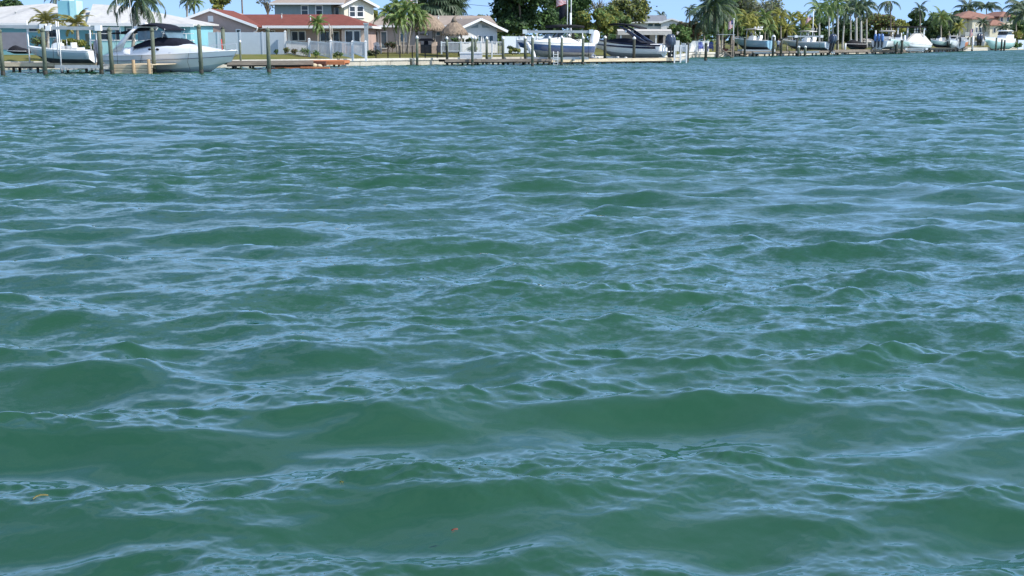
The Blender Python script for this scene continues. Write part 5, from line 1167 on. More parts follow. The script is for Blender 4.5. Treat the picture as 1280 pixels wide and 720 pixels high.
def dock_box():
    Y = 84.3; F = Frame(P(575, Y, .62)); root = empty('dock_box', F.o, 0, 'large white dock storage box with a lid', 'dock box'); x0, x1, z0, z1 = F.rect(575, 65, 602.5, 75.3)
    b = MB(); b.box(0, x1, 0, 1.1, .0, z1 - .16); b.build('box_body', M['white_paint'], root); b = MB(); b.box(-.05, x1 + .05, -.05, 1.15, z1 - .155, z1); b.build('lid', M['gelcoat'], root)
dock_box()
def ladder(px, Y, r0, r1, label):
    zt, zb = ROWZ(r0, Y), ROWZ(r1, Y) ; p = P(px, Y, zb); root = empty('swim_ladder', p, 0, label, 'ladder'); h = zt - zb
    for s in (-.22, .22): m = MB(); m.tube([(s, 0, -.3), (s, 0, h), (s, .25, h + .12), (s, .5, h - .1)], .04, 6); m.build('side_rail', M['white_paint'], root)
    for k in range(5): m = MB(); m.box(-.22, .22, -.06, .06, h * (k + .3) / 5 - .03, h * (k + .3) / 5 + .03); m.build('rung', M['white_paint'], root)
ladder(694.5, 83.6, 66, 82, 'white swim ladder between two white-capped pilings of the blue-banded boat')
def slide(px, Y):
    p = P(px, Y, .6); root = empty('kayak', p, 0, 'white kayak standing on end against the bow pilings of the blue-banded boat', 'kayak'); m = MB(); rings = []
    for t in range(9):
        u = t / 8; w = .32 * sin(pi * (u * .92 + .04)) ** .7; c = V(.9 * u - .75 * (1 - u) * 0, .15 * sin(pi * u), 1.75 * (1 - u)); rings.append([c + V(cos(2 * pi * k / 8) * w, sin(2 * pi * k / 8) * w * .5, 0) for k in range(8)])
    m.loft(rings, 0, closed=True, capa=True, capb=True); m.build('kayak_hull', M['gelcoat'], root); m = MB(); m.ball((.42, -.12, .85), .16, 8, 5, sq=(.8, .5, 1.6)); m.build('cockpit', M['gelcoat_grey'], root)
slide(658, 85.2)
def chair(px, Y, z, rz, mt, label, s=1.0, name='adirondack_chair', group=None):
    root = empty(name, P(px, Y, z), rz, label, 'chair', group)
    m = MB()
    for i in range(5): m.bar((-.22 + .11 * i, .25, .3), (-.26 + .13 * i, .55, 1.08 + .06 * (2 - abs(i - 2))), .1, .025, up=(0, 1, 0))
    o = m.build('backrest', M[mt], root); o.scale = (s,) * 3
    m = MB()
    for i in range(5): m.box(-.28, .28, -.3 + .12 * i, -.2 + .12 * i, .36 - .02 * i, .385 - .02 * i)
    o = m.build('seat', M[mt], root); o.scale = (s,) * 3
    for sx in (-1, 1):
        m = MB(); m.box(sx * .36 - .07, sx * .36 + .07, -.38, .4, .56, .59); o = m.build('arm', M[mt], root); o.scale = (s,) * 3
        for y in (-.32, .3): m = MB(); m.box(sx * .33 - .03, sx * .33 + .03, y - .05, y + .05, 0, .558); o = m.build('leg', M[mt], root); o.scale = (s,) * 3
    return root
chair(472, 89, 1.05, .3, 'white_paint', 'white adirondack chair in front of the bungalow glass door', 1.05)
chair(877, 119, .95, .2, 'blue_plastic', 'blue garden chair on the lawn, left of the lone dark piling', 1.1, 'garden_chair')
chair(888, 120, .95, -.3, 'blue_plastic', 'blue garden chair on the lawn, right of the lone dark piling', 1.1, 'garden_chair')
def grill():
    p = P(532, 90, 1.05); root = empty('outdoor_kitchen', p, 0, 'tan stucco outdoor kitchen with a dark hood under the left thatched hut', 'outdoor kitchen')
    for x in (-.85, .95): m = MB(); m.box(x - .28, x + .28, 0, .8, -.1, 1.25); m.build('counter_block', M['peach'], root)
    m = MB(); m.box(-.56, .66, .1, .75, -.1, .95); m.build('grill_body', M['black_plastic'], root)
    m = MB(); m.prism([(-.95, -.1, 1.35), (1.05, -.1, 1.35), (.6, -.1, 1.62), (-.5, -.1, 1.62)], (0, .9, 0)); m.prism([(-.2, .1, .95), (.3, .1, .95), (.25, .1, 1.349), (-.15, .1, 1.349)], (0, .5, 0)); m.build('hood', M['canvas_navy'], root)
grill()
def tiki(px, Y, r_top, r_eave, wpx, label, posts, seed, knot=False):
    zt, ze = ROWZ(r_top, Y), ROWZ(r_eave, Y); z0 = land_z(px, Y) ; p = P(px, Y, z0); w = wpx / 1000 * Y / 2; root = empty('thatched_hut', p, 0, label, 'thatched hut', 'thatched tiki huts'); rnd = random.Random(seed)
    m = MB(); rings = []; n = 36
    prof = [(0.04, 1.0), (.25, .9), (.5, .72), (.75, .42), (.93, .14), (1.0, .0), (.98, -.12)]
    for r, h in prof: rings.append([V(cos(2 * pi * k / n) * w * r * (1 + rnd.uniform(-.03, .03) * r), sin(2 * pi * k / n) * w * r * .9, ze - z0 + (zt - ze) * h + rnd.uniform(-.06, .06) * r) for k in range(n)])
    m.loft(rings, 0, closed=True, capa=True, sm=False); rf = m.build('thatch_roof', M['thatch'], root)
    m = MB()                                       # straw hanging and standing off the roof
    for k in range(700):
        a = rnd.uniform(0, 2 * pi); q = math.sqrt(rnd.random()); r = .15 + .85 * q; j = 0
        h = 1 - (r ** 1.5); c = V(cos(a) * w * r, sin(a) * w * r * .9, ze - z0 + (zt - ze) * h + .03); o = V(cos(a), sin(a), 0); t = V(-sin(a), cos(a), 0) * rnd.uniform(.03, .07); e = c + o * rnd.uniform(.12, .3) + V(0, 0, -rnd.uniform(.12, .42)) + t * rnd.uniform(-2, 2)
        m.add([c - t, c + t, e], [(0, 1, 2)], 0)
    o_ = m.build('loose_straw', M['thatch'], rf); o_['kind'] = 'stuff'
    for (dx, dy) in posts: m = MB(); m.tube([(dx * w, dy * w, -.2), (dx * w * .98, dy * w, (ze - z0) + .1)], .09, 8); m.build('post', M['palm_bark'], root)
    if knot: m = MB(); m.tube([(0, 0, zt - z0 - .1), (0, 0, zt - z0 + .25), (.1, 0, zt - z0 + .5)], [.35, .18, .05], 8); m.tube([(-.25, 0, zt - z0 + .1), (.25, 0, zt - z0 + .55)], .05, 5); m.build('top_knot', M['bark'], root)
tiki(533, 91, 16, 36, 48, 'rounded thatched tiki roof on one visible post, left of the smaller hut', ((.38, -.3), (-.5, -.2), (.4, .6), (-.5, .6)), 3)
tiki(568, 87.5, 26.5, 42, 33, 'smaller conical thatched hut with a knotted peak above the dark hedge', ((.55, -.4), (-.55, -.4), (.5, .5), (-.5, .5)), 4, True)
def column():
    p = P(458.5, 85, .9); root = empty('grey_square_column', p, 0, 'tall square grey column at the right corner of the red roofed house', 'column'); z = ROWZ(28.5, 85) - .9
    m = MB(); m.box(-.19, .19, -.19, .19, -.3, z - .16); m.build('shaft', M['galvanised'], root); m = MB(); m.box(-.26, .26, -.26, .26, z - .158, z); m.build('capital', M['galvanised'], root); m = MB(); m.box(-.24, .24, -.24, .24, -.3, .2); m.build('plinth', M['galvanised'], root)
column()
def driftwood():
    p = P(414.5, 84.3, 1.0); root = empty('driftwood_post', p, 0, 'twisted grey driftwood post rising behind the white picket fence', 'post'); t = ROWZ(30, 84.3) - 1.0; m = MB()
    m.tube([(0, 0, -.2), (.1, 0, t * .3), (-.12, 0, t * .6), (-.05, 0, t * .8), (-.2, 0, t)], [.2, .16, .14, .12, .05], 7); m.build('trunk', M['palm_bark'], root); m = MB(); m.tube([(-.1, 0, t * .6), (.15, 0, t * .72), (.1, 0, t * .95)], [.1, .07, .03], 6); m.build('branch', M['palm_bark'], root)
driftwood()
def rods():
    for px_, Y, r0, r1, lab in ((37.5, 64.0, 25.5, 80, 'white guide pole at the bow of the small centre console boat'), (72.5, 62.6, 26.5, 62, 'left of two white guide poles beside the small boat console'), (76.5, 61.8, 27, 82, 'right of two white guide poles beside the small boat console'), (114, 64.2, 31, 64, 'white guide pole behind the small boat outboard'),
                                (728, 89.3, 39, 52, 'short white pole at the stern of the blue-banded boat'), (671, 88.9, 41, 68, 'white guide pole near the bow of the blue-banded boat'), (713, 90.5, 16, 50, 'thick white pole just right of the two flagpoles')):
        z0, z1 = ROWZ(r1, Y), ROWZ(r0, Y); p = P(px_, Y, z0); root = empty('guide_pole', p, 0, lab, 'pole', 'white guide poles on the lifts'); m = MB(); m.tube([(0, 0, -.4), (0, 0, z1 - z0)], .055 if px_ != 713 else .11, 7); m.build('pipe', M['white_paint'], root); m = MB(); m.tube([(0, 0, -.5), (0, 0, .05)], .09, 7); m.build('sleeve', M['galvanised'], root)
rods()
# ------------------------------------------------------------------ flags
def flagpole(px, Y, r0, r1, flags, label, r=.05):
    z0 = ROWZ(r1, Y); p = P(px, Y, z0); root = empty('flagpole', p, 0, label, 'flagpole'); h = ROWZ(r0, Y) - z0
    m = MB(); m.tube([(0, 0, 0), (0, 0, h * .6), (0, 0, h)], [r, r * .9, r * .7], 8); m.build('pole', M['white_trim'], root); m = MB(); m.ball((0, 0, h + .05), r * 1.6); m.build('finial', M['white_trim'], root)
    return root
def cloth(x, z, fly, drop, droop=.3, seed=1):
    """wavy point on a flag: u along the fly, v down the hoist"""
    def f(u, v): return V(x + fly * u, .12 * abs(fly) * sin(u * 6 + seed) * u, z - drop * v - droop * u * u + .04 * sin(u * 9))
    return f
def us_flag(px, Y, r_top, fly, drop, label, droop=.3, z=None, name='flag'):
    zt = ROWZ(r_top, Y); p = P(px, Y, zt); root = empty(name, p, 0, label, 'flag'); f = cloth(0, 0, fly, drop, droop); n = 10
    for q, mt in ((0, 'flag_red'), (1, 'flag_white')):
        m = MB()
        for k in range(13):
            if k % 2 == q:
                u0 = .4 if k < 7 else 0; cols = [u0 + (1 - u0) * i / n for i in range(n + 1)]
                a = [f(u, k / 13) for u in cols]; b = [f(u, (k + 1) / 13) for u in cols]; m.loft([[p_, q_, q_ + V(0, .02, 0), p_ + V(0, .02, 0)] for p_, q_ in zip(a, b)], 0, closed=True)
        m.build('red_stripes' if q == 0 else 'white_stripes', M[mt], root)
    m = MB(); cols = [.4 * i / 5 for i in range(6)]; m.loft([[f(u, 0), f(u, 7 / 13), f(u, 7 / 13) + V(0, .022, 0), f(u, 0) + V(0, .022, 0)] for u in cols], 0, closed=True); c = m.build('canton', M['flag_blue'], root)
    m = MB()
    for i in range(5):
        for j in range(4): q = f(.04 + .08 * i, .06 + .12 * j) + V(0, -.012, 0); s = .035 * abs(fly); m.add([q + V(s * cos(pi / 2 + k * pi / 5) * (1 if k % 2 == 0 else .4), 0, s * sin(pi / 2 + k * pi / 5) * (1 if k % 2 == 0 else .4)) for k in range(10)], [tuple(range(10))], 0)
    o = m.build('stars', M['flag_white'], c); o['kind'] = 'stuff'; return root
def plain_flag(px, Y, r_top, fly, drop, mt, label, droop=.3):
    p = P(px, Y, ROWZ(r_top, Y)); root = empty('flag', p, 0, label, 'flag'); f = cloth(0, 0, fly, drop, droop, 2); m = MB(); m.loft([[f(i / 10, 0), f(i / 10, 1), f(i / 10, 1) + V(0, .02, 0), f(i / 10, 0) + V(0, .02, 0)] for i in range(11)], 0, closed=True); m.build('cloth', M[mt], root)
    m = MB(); m.tube([f(0, 0) + V(0, 0, .03), f(0, 1) - V(0, 0, .03)], .025, 5); m.build('hoist_rope', M['rope'], root)
flagpole(522, 92, -14, 55, None, 'white flagpole rising behind the palm clump, its flag at the top edge')
us_flag(521.3, 92, -3, -1.35, .95, 'red and white striped flag blowing left from the pole behind the palm clump', .1)
flagpole(709, 92, -30, 48, None, 'left of two tall white flagpoles above the blue-banded boat'); flagpole(713.5, 93, -40, 48, None, 'right of two tall white flagpoles above the blue-banded boat', .06)
us_flag(708.5, 92, -6, -1.15, 1.0, 'faded red and white striped flag at the top of the left flagpole', .35)
plain_flag(707.5, 92, 5.5, -.75, 1.35, 'canvas_navy', 'dark flag hanging limp below the striped flag', .5)
flagpole(1015, 138, 13, 56, None, 'white flagpole in front of the royal palms', .09); us_flag(1014.3, 138, 19, -.9, .8, 'small drooping striped flag on the pole before the royal palms', .9)
flagpole(916.5, 118, 24, 50, None, 'thin grey pole on the wooden lookout stand', .06); us_flag(916, 118, 25.5, -.6, 1.1, 'small pink-white flag hanging on the lookout stand pole', .3)
flagpole(1217, 225, 30, 48, None, 'white pole with a flag in front of the mansion balcony', .08); us_flag(1216.5, 225, 36, -.9, 1.9, 'long red and white flag hanging by the mansion balcony', .5)

# ------------------------------------------------------------------ lookout stand
def stand():
    Y = 119.0; F = Frame(P(898, Y, .6)); root = empty('lookout_stand', F.o, 0, 'weathered wooden lookout stand with a flat top and seat at the seawall end', 'lookout stand')
    x1 = F.hit(916.5, 60)[0]; zt = F.hit(905, 43.5)[1]; zm = F.hit(905, 55)[1]; zl = F.hit(905, 64)[1]
    for x in (0, x1):
        for y in (0, 1.6): m = MB(); m.tube([(x, y, -2), (x, y, zt)], .14, 8); m.build('leg', M['plank_grey'], root)
    m = MB()
    for i in range(10): m.box(-.2, x1 + .2, -.15 + i * .2, .03 + i * .2, zt, zt + .07)
    o = m.build('roof_slat', M['galvanised'], root); o['kind'] = 'stuff'
    m = MB(); m.box(0, x1, 0, 1.6, zm - .08, zm); m.build('upper_shelf', M['plank_grey'], root); m = MB(); m.box(-.1, x1 + .1, -.1, 1.7, zl - .1, zl); m.build('lower_platform', M['plank'], root)
    m = MB(); m.bar((0, -.05, zl - .9), (x1, -.05, zl + .6), .06, .14); m.bar((0, -.12, zl + .6), (x1, -.12, zl - .9), .06, .14); m.build('cross_brace', M['plank_grey'], root)
    m = MB(); m.tube([(x1 * .3, .5, zl + .1), (x1 * .7, .5, zl + .1)], .3, 8); m.build('hose_reel', M['plank_brown'], root)
stand()
# ------------------------------------------------------------------ roofed dock far right
def roofed_dock():
    Y = 163; F = Frame(P(1121, Y, .8), 8); root = empty('dock_shelter', F.o, F.a, 'open dock shelter with a flat dark roof behind the canvas covered boat', 'shelter'); x1 = F.hit(1157, 35)[0]; z = F.hit(1121, 34.5)[1]
    m = MB(); m.box(-.3, x1, -.4, 4.5, z, z + .28); m.build('roof', M['canvas_black'], root)
    for x in (0, x1 * .35, x1 * .7, x1 - .3):
        for y in (0, 4): m = MB(); m.box(x - .12, x + .12, y - .12, y + .12, -.6, z); m.build('post', M['galvanised'] if y else M['white_paint'], root)
roofed_dock()

# ------------------------------------------------------------------ a person on the dock
def person(px, Y, z, label, h=1.76, face=0.0):
    root = empty('person', P(px, Y, z), face, label, 'person'); k = h / 1.76
    J = {'pel': (0, 0, .95), 'ab': (0, -.02, 1.12), 'ch': (0, .0, 1.32), 'nk': (0, -.01, 1.49), 'hd': (0, -.03, 1.60), 'ht': (0, -.03, 1.70),
         'sl': (-.18, 0, 1.42), 'el': (-.24, .03, 1.14), 'wl': (-.20, -.14, .92), 'sr': (.18, 0, 1.42), 'er': (.25, .02, 1.15), 'wr': (.22, -.12, .92),
         'hl': (-.10, 0, .90), 'kl': (-.13, -.05, .50), 'al': (-.15, .03, .09), 'tl': (-.16, -.15, .04), 'hr': (.10, 0, .90), 'kr': (.13, -.02, .50), 'ar': (.16, .05, .09), 'tr': (.17, -.12, .04)}
    Rr = {'pel': (.15, .11), 'ab': (.135, .10), 'ch': (.16, .11), 'nk': (.06, .06), 'hd': (.085, .10), 'ht': (.07, .085), 'sl': (.07, .07), 'el': (.045, .045), 'wl': (.03, .03), 'sr': (.07, .07), 'er': (.045, .045), 'wr': (.03, .03), 'hl': (.095, .095), 'kl': (.06, .06), 'al': (.04, .04), 'tl': (.035, .03), 'hr': (.095, .095), 'kr': (.06, .06), 'ar': (.04, .04), 'tr': (.035, .03)}
    E_ = [('pel', 'ab'), ('ab', 'ch'), ('ch', 'nk'), ('nk', 'hd'), ('hd', 'ht'), ('ch', 'sl'), ('sl', 'el'), ('el', 'wl'), ('ch', 'sr'), ('sr', 'er'), ('er', 'wr'), ('pel', 'hl'), ('hl', 'kl'), ('kl', 'al'), ('al', 'tl'), ('pel', 'hr'), ('hr', 'kr'), ('kr', 'ar'), ('ar', 'tr')]
    names = list(J); vs = [Vector(J[n]) * k for n in names]; rad = [Rr[n] for n in names]; ed = [(names.index(a), names.index(b)) for a, b in E_]
    for s, w in ((-1, 'wl'), (1, 'wr')):           # palm, four fingers and a thumb
        wv = Vector(J[w]) * k; vs.append(wv + V(0, -.03, -.07)); rad.append((.035, .018)); pi_ = len(vs) - 1; ed.append((names.index(w), pi_))
        for f in range(5):
            off = V(-.03 + .018 * f, -.03, -.06) if f < 4 else V(.05 * -s, -.03, -.0); vs.append(wv + V(0, -.03, -.07) + off); rad.append((.009, .009)); ed.append((pi_, len(vs) - 1))
    me = bpy.data.meshes.new('body'); me.from_pydata(vs, ed, []); bm = bmesh.new(); bm.from_mesh(me); lay = bm.verts.layers.skin.verify(); bm.verts.ensure_lookup_table()
    for v, r in zip(bm.verts, rad): v[lay].radius = (r[0] * k, r[1] * k)
    bm.verts[0][lay].use_root = True; bm.to_mesh(me); bm.free(); me.materials.append(M['skin'])
    o = link('body', me, root); s = o.modifiers.new('skin', 'SKIN'); s.use_smooth_shade = True; o.modifiers.new('sub', 'SUBSURF').levels = 1; o.modifiers['sub'].render_levels = 1
    def tube(name, mt, ps, rs, n=12):
        m = MB(); m.tube([Vector(q) * k for q in ps], [r * k for r in rs], n); return m.build(name, M[mt], root)
    tube('shirt', 'shirt_blue', [(0, 0, .90), (0, -.01, 1.1), (0, 0, 1.3), (0, 0, 1.43), (0, -.01, 1.49)], [.185, .165, .2, .17, .085])
    for s, a, b in ((-1, 'sl', 'el'), (1, 'sr', 'er')): tube('sleeve', 'shirt_blue', [J[a], Vector(J[a]).lerp(Vector(J[b]), .5), Vector(J[a]).lerp(Vector(J[b]), .8)], [.085, .07, .065])
    for a, b, c in (('hl', 'kl', 'al'), ('hr', 'kr', 'ar')): tube('trouser_leg', 'trousers', [Vector(J[a]) + V(0, 0, .07), J[a], J[b], Vector(J[c]) + V(0, 0, .02)], [.11, .12, .085, .065])
    for a, b in (('al', 'tl'), ('ar', 'tr')): tube('shoe', 'black_plastic', [Vector(J[a]) + V(0, .06, -.05), Vector(J[a]) + V(0, -.05, -.04), Vector(J[b]) + V(0, -.03, -.01)], [.045, .055, .035])
    m = MB(); m.ball(V(0, -.015, 1.665) * k, .105 * k, 10, 6, sq=(.88, 1.02, .9)); m.build('hair', M['hair'], root)
    m = MB()
    for s in (-1, 1): m.ball(V(s * .032, -.125, 1.625) * k, .012 * k, 6, 4)
    m.build('eyes', M['black_plastic'], root); m = MB(); m.ball(V(0, -.135, 1.595) * k, .017 * k, 6, 4, sq=(.8, 1, 1.3)); m.ball(V(0, -.12, 1.555) * k, .02 * k, 6, 4, sq=(1.3, .5, .4)); m.build('nose_and_mouth', M['skin'], root)
person(972.5, 126.3, .8, 'person in a light shirt and dark trousers standing on the dock between two boats', 1.9, 2.6)

# ================================================================== trees and plants
T = tree
# ---- behind the turquoise house
T(14, 118, 1, 46, 'dark bushy tree line of one crown beyond the left end of the turquoise house roof', ('leaf_dark', 'leaf_green'), 2600, .26, 21, bottom=30)
T(-25, 112, -6, 60, 'dark tree partly cut off at the left edge beyond the turquoise house', ('leaf_dark', 'leaf_olive'), 2200, .28, 20, bottom=30)
palm(70, 96, -4, 'palm whose crown pokes above the turquoise chimney', 'coco_dark', 14, .55, .12, seed=31)
palm(234, 104, 2, 'young palm against the sky left of the red roof gable, pale left one', 'coco_dark', 16, .45, .13, seed=32)
palm(243, 108, 4, 'bushy palm directly left of the red roof gable apex', 'green', 18, .75, .13, seed=33)
T(276, 112, -9, 34, 'yellow-green tree showing above the red roof just right of the gable apex', ('leaf_yellow', 'leaf_olive'), 1500, .24, 22, bottom=16)
T(336, 150, -14, 34, 'thin grey twiggy tree left of the tall house', ('leaf_grey',), 260, .22, 23, bottom=12, bare=True)
T(468, 132, 13, 16, 'small yellow-green treetop right of the cream gable', ('leaf_yellow', 'leaf_olive'), 900, .22, 24, bottom=26)
fan_palm(548, 112, -2, 'shaggy fan palm behind the bungalow, drooping grey skirt of leaves', 2.3, 41, n=60)
fan_palm(562, 118, 3, 'second fan palm half merged with the shaggy one behind the bungalow', 1.9, 42, n=40)
fan_palm(536, 120, 8, 'low fan palm left of the shaggy fan palm behind the bungalow', 1.5, 43, n=34)
# ---- left garden
palm(172, 73, 1, 'large coconut palm with arching fronds above the cabin cruiser stern', 'coco_dark', 22, 1.0, .16, seed=51, base_px=166, elev=(-42, 78), dry=2, nuts=True)
palm(58, 70, 30, 'young yellow-green palm behind the small boat, its fronds swept up', 'young', 13, .95, .17, seed=52, base_px=60, elev=(5, 80), zbase=1.0)
palm(96, 72, 31, 'young palm below the turquoise chimney with a pale swollen trunk', 'young', 14, .95, .15, seed=53, base_px=98, elev=(-5, 75), zbase=1.0)
shrub(92, 69.5, 46.5, 34, 'yellow-green croton hedge behind the small boat console', ('leaf_yellow', 'leaf_yellow', 'leaf_olive'), 1400, .13, 54, base=62, cat='hedge', name='hedge')
shrub(117, 70, 50, 12, 'small green bush beside the left lift piling', ('leaf_green', 'leaf_olive'), 420, .12, 55, base=66)
shrub(50, 70, 42, 14, 'brown-green bush at the foot of the young yellow-green palm', ('leaf_olive', 'leaf_brown'), 420, .12, 56, base=62)
# ---- red house garden
palm(397, 85, 30, 'small palm in front of the red roofed house with a round shaggy crown', 'green', 26, .62, .10, seed=61, elev=(-55, 80), dry=3)
for px_, Y, t, w, lab, mt, sd_ in ((346, 82.6, 60, 7, 'dark green shrub against the blue-grey fence', ('leaf_dark', 'leaf_green'), 1), (358, 82.4, 58, 6, 'thin twiggy shrub at the left picket fence post', ('leaf_olive', 'leaf_brown'), 2), (370, 82, 60, 9, 'reddish twiggy bush in front of the first picket section', ('leaf_brown', 'leaf_olive'), 3),
                                (382, 81.4, 58, 9, 'bright green shrub left of the second picket post', ('leaf_green', 'leaf_olive'), 4), (395, 80.8, 61, 8, 'low green shrub right of the second picket post', ('leaf_green',), 5), (423, 80, 62, 9, 'green shrub right of the third picket post', ('leaf_green', 'leaf_olive'), 6)):
    shrub(px_, Y, t, w, lab, mt, 260, .09, 60 + sd_)
shrub(466, 85, 58.5, 17, 'dark spiky agave clump left of the palm clump', ('leaf_dark', 'leaf_grey'), 700, .16, 71, base=70.5)
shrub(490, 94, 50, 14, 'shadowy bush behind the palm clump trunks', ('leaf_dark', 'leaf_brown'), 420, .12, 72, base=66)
# clump of palms by the bungalow: each trunk a palm
cl = [(486, 88.5, 18, 497, 'leftmost palm of the clump by the bungalow'), (496, 89, 9, 501, 'tallest palm of the clump by the bungalow'), (507, 88, 14, 504, 'middle palm of the clump by the bungalow'), (517, 88.5, 16, 510, 'palm leaning right in the clump by the bungalow'), (500, 87.5, 26, 499, 'low front palm of the clump by the bungalow'), (524, 89.5, 24, 508, 'outermost right palm of the clump by the bungalow')]
for i, (px_, Y, row, bx, lab) in enumerate(cl): palm(px_, Y, row, lab, 'green', 16, .92, .085, seed=80 + i, base_px=bx, group='palm clump by the bungalow', elev=(-45, 78))
shrub(576, 90, 46.5, 52, 'clipped dark hedge below the smaller thatched hut', ('leaf_dark', 'leaf_green'), 1800, .13, 91, base=54, cat='hedge', name='hedge')
shrub(588, 88, 57, 22, 'loose green bush behind the light grey balustrade', ('leaf_olive', 'leaf_green'), 600, .12, 92, base=66)
shrub(643, 90, 59, 16, 'yellow-green clump on the seawall left of the blue-banded boat bow', ('leaf_olive', 'leaf_yellow'), 620, .12, 93, base=68)
shrub(641, 91, 56, 10, 'dark bush behind the yellow-green seawall clump', ('leaf_dark',), 350, .13, 94, base=66)
# ---- the oak and its neighbours
T(652, 112, -42, 112, 'big dark oak behind the white gabled house', ('leaf_dark', 'leaf_dark', 'leaf_green'), 9000, .30, 101, bottom=46, nb=26, trunk=.4)
T(606, 122, 18, 30, 'small feathery tree at the left foot of the big oak', ('leaf_green', 'leaf_olive'), 1500, .24, 102, bottom=40)
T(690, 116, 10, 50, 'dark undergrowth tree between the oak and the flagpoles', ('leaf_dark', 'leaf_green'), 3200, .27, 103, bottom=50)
T(716, 124, -14, 56, 'mid green tree behind the flagpoles', ('leaf_green', 'leaf_dark'), 3400, .28, 104, bottom=40)
T(742, 114, 14, 64, 'bright olive bush-like tree behind the two big boats', ('leaf_yellow', 'leaf_olive', 'leaf_green'), 4200, .25, 105, bottom=44)
T(775, 118, 20, 34, 'low olive tree behind the bow of the navy striped bowrider', ('leaf_olive', 'leaf_green'), 2000, .25, 110, bottom=46)
T(700, 132, -26, 84, 'tall mid green tree filling the gap behind the flagpoles', ('leaf_green', 'leaf_olive', 'leaf_dark'), 4200, .30, 112, bottom=40, nb=22)
T(758, 122, 8, 50, 'leafy olive tree between the leafless tree and the light yellow-green tree', ('leaf_olive', 'leaf_green', 'leaf_yellow'), 3200, .26, 113, bottom=42)
T(748, 136, -24, 58, 'grey leafless tree showing sky between its branches above the two big boats', ('leaf_grey',), 700, .22, 106, bottom=24, bare=True, shell=.2)
T(785, 128, -4, 62, 'light yellow-green tree with a soft round crown left of the slate roof', ('leaf_olive', 'leaf_yellow', 'leaf_grey'), 5200, .24, 107, bottom=36, nb=20, shell=.3)
T(850, 118, 31, 34, 'clipped green bush tree right of the white cabana', ('leaf_green', 'leaf_olive'), 2600, .24, 108, bottom=56)
T(862, 130, 26, 44, 'brown-leaved bush tree left of the big coconut palm', ('leaf_brown', 'leaf_grey', 'leaf_olive'), 2600, .25, 109, bottom=52)
palm(827, 190, 20, 'small distant palm above the slate roof', 'coco_dark', 12, .6, .12, seed=111)
# ---- centre right
palm(893, 121, 10, 'big coconut palm with dark spreading fronds beside the lookout stand', 'coco_dark', 30, 1.35, .18, seed=121, base_px=899, elev=(-55, 82), dry=4, nuts=True, name='coconut_palm')
palm(905, 124, 20, 'second coconut palm merging into the right side of the big one', 'coco', 24, 1.15, .16, seed=122, base_px=902, elev=(-50, 80), dry=4)
palm(880, 128, 26, 'shorter dark palm at the left of the big coconut palm', 'coco_dark', 20, .9, .14, seed=123, elev=(-50, 75))
palm(862, 145, 13, 'distant thin palm left of the coconut palms', 'coco_dark', 12, .5, .12, seed=124)
T(940, 168, -22, 110, 'wide grey-green casuarina filling the sky behind the coconut palms', ('leaf_grey', 'leaf_grey', 'leaf_olive'), 6500, .30, 125, bottom=40, nb=26, shell=.3)
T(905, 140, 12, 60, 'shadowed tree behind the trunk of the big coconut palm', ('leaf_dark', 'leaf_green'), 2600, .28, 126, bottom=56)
gr = [(922, 136, 26), (934, 134, 22), (944, 138, 25), (956, 136, 21), (966, 139, 27), (976, 137, 20), (990, 141, 22), (1001, 139, 25), (938, 133, 35), (960, 134, 36), (984, 138, 38), (1010, 142, 28), (1004, 139, 38)]
lab = ['leftmost', 'second', 'third', 'fourth', 'fifth', 'sixth', 'seventh', 'eighth']
for i, (px_, Y, row) in enumerate(gr):
    palm(px_, Y, row, ('yellow-green areca palm, %s from the left in the grove behind the sky blue boat' % lab[i]) if i < 8 else ['low areca palm behind the bow of the sky blue boat', 'low areca palm behind the stern of the sky blue boat', 'low areca palm behind the grey-blue boat bow', 'areca palm just left of the flagpole before the royal palms', 'low areca palm left of the flagpole foot'][i - 8], 'yellowgreen' if i % 3 else 'green', 15, .78 if i % 3 else 1.05, .11, seed=130 + i, group='areca palm grove', elev=(-45, 80))
for i, (px_, w, t, lab_) in enumerate(((930, 50, 28, 'dark hedge tree behind the left of the areca grove'), (975, 60, 26, 'dark hedge tree behind the middle of the areca grove'), (1022, 50, 22, 'dark hedge tree behind the flagpole'), (1062, 56, 24, 'dark hedge tree behind the royal palm trunks'), (1098, 40, 34, 'dark hedge tree left of the blue outboards'))):
    T(px_, 158 + 4 * i, t, w, lab_, ('leaf_dark', 'leaf_dark', 'leaf_green'), 2400, .34, 150 + i, bottom=58, group='dark hedge trees behind the palms')
ry = [(1024, 146, 14, 'royal', 'royal palm with a bright crown just right of the flagpole'), (1036, 150, 12, 'royal', 'royal palm third trunk from the flagpole, thin'), (1047, 147, 6, 'royal', 'tall royal palm with a pale crown over the twin dark outboards'), (1041, 156, 17, 'royal', 'shorter royal palm between the two pale crowns'), (1056, 152, 16, 'royal_dark', 'royal palm with a leaning kinked trunk left of the black covered boat'),
      (1070, 154, 10, 'royal_dark', 'royal palm with a stout white trunk, left of the close pair'), (1076, 155, 13, 'royal_dark', 'royal palm with a stout white trunk, right of the close pair'), (1083, 160, 9, 'royal_dark', 'dark-crowned royal palm right of the close pair'), (1063, 162, 6, 'royal_dark', 'tall dark royal palm behind the close pair')]
for i, (px_, Y, row, kd, lb) in enumerate(ry): palm(px_, Y, row + 4, lb, kd, 15, .98, .24 if i in (5, 6) else .16, 'royal_bark', seed=160 + i, group='royal palms', elev=(-50, 80), shaft=True, base_px=px_ + (-3 if i == 4 else 0))
palm(1113, 158, 2, 'solitary tall palm with hanging wilted fronds against the sky', 'coco_dark', 8, .85, .13, 'bark', seed=171, elev=(-62, 8), wind=.8)
T(1098, 172, 12, 60, 'yellow-green and brown tree behind the solitary wilted palm', ('leaf_olive', 'leaf_brown', 'leaf_yellow'), 4200, .32, 172, bottom=46, nb=20, shell=.35)
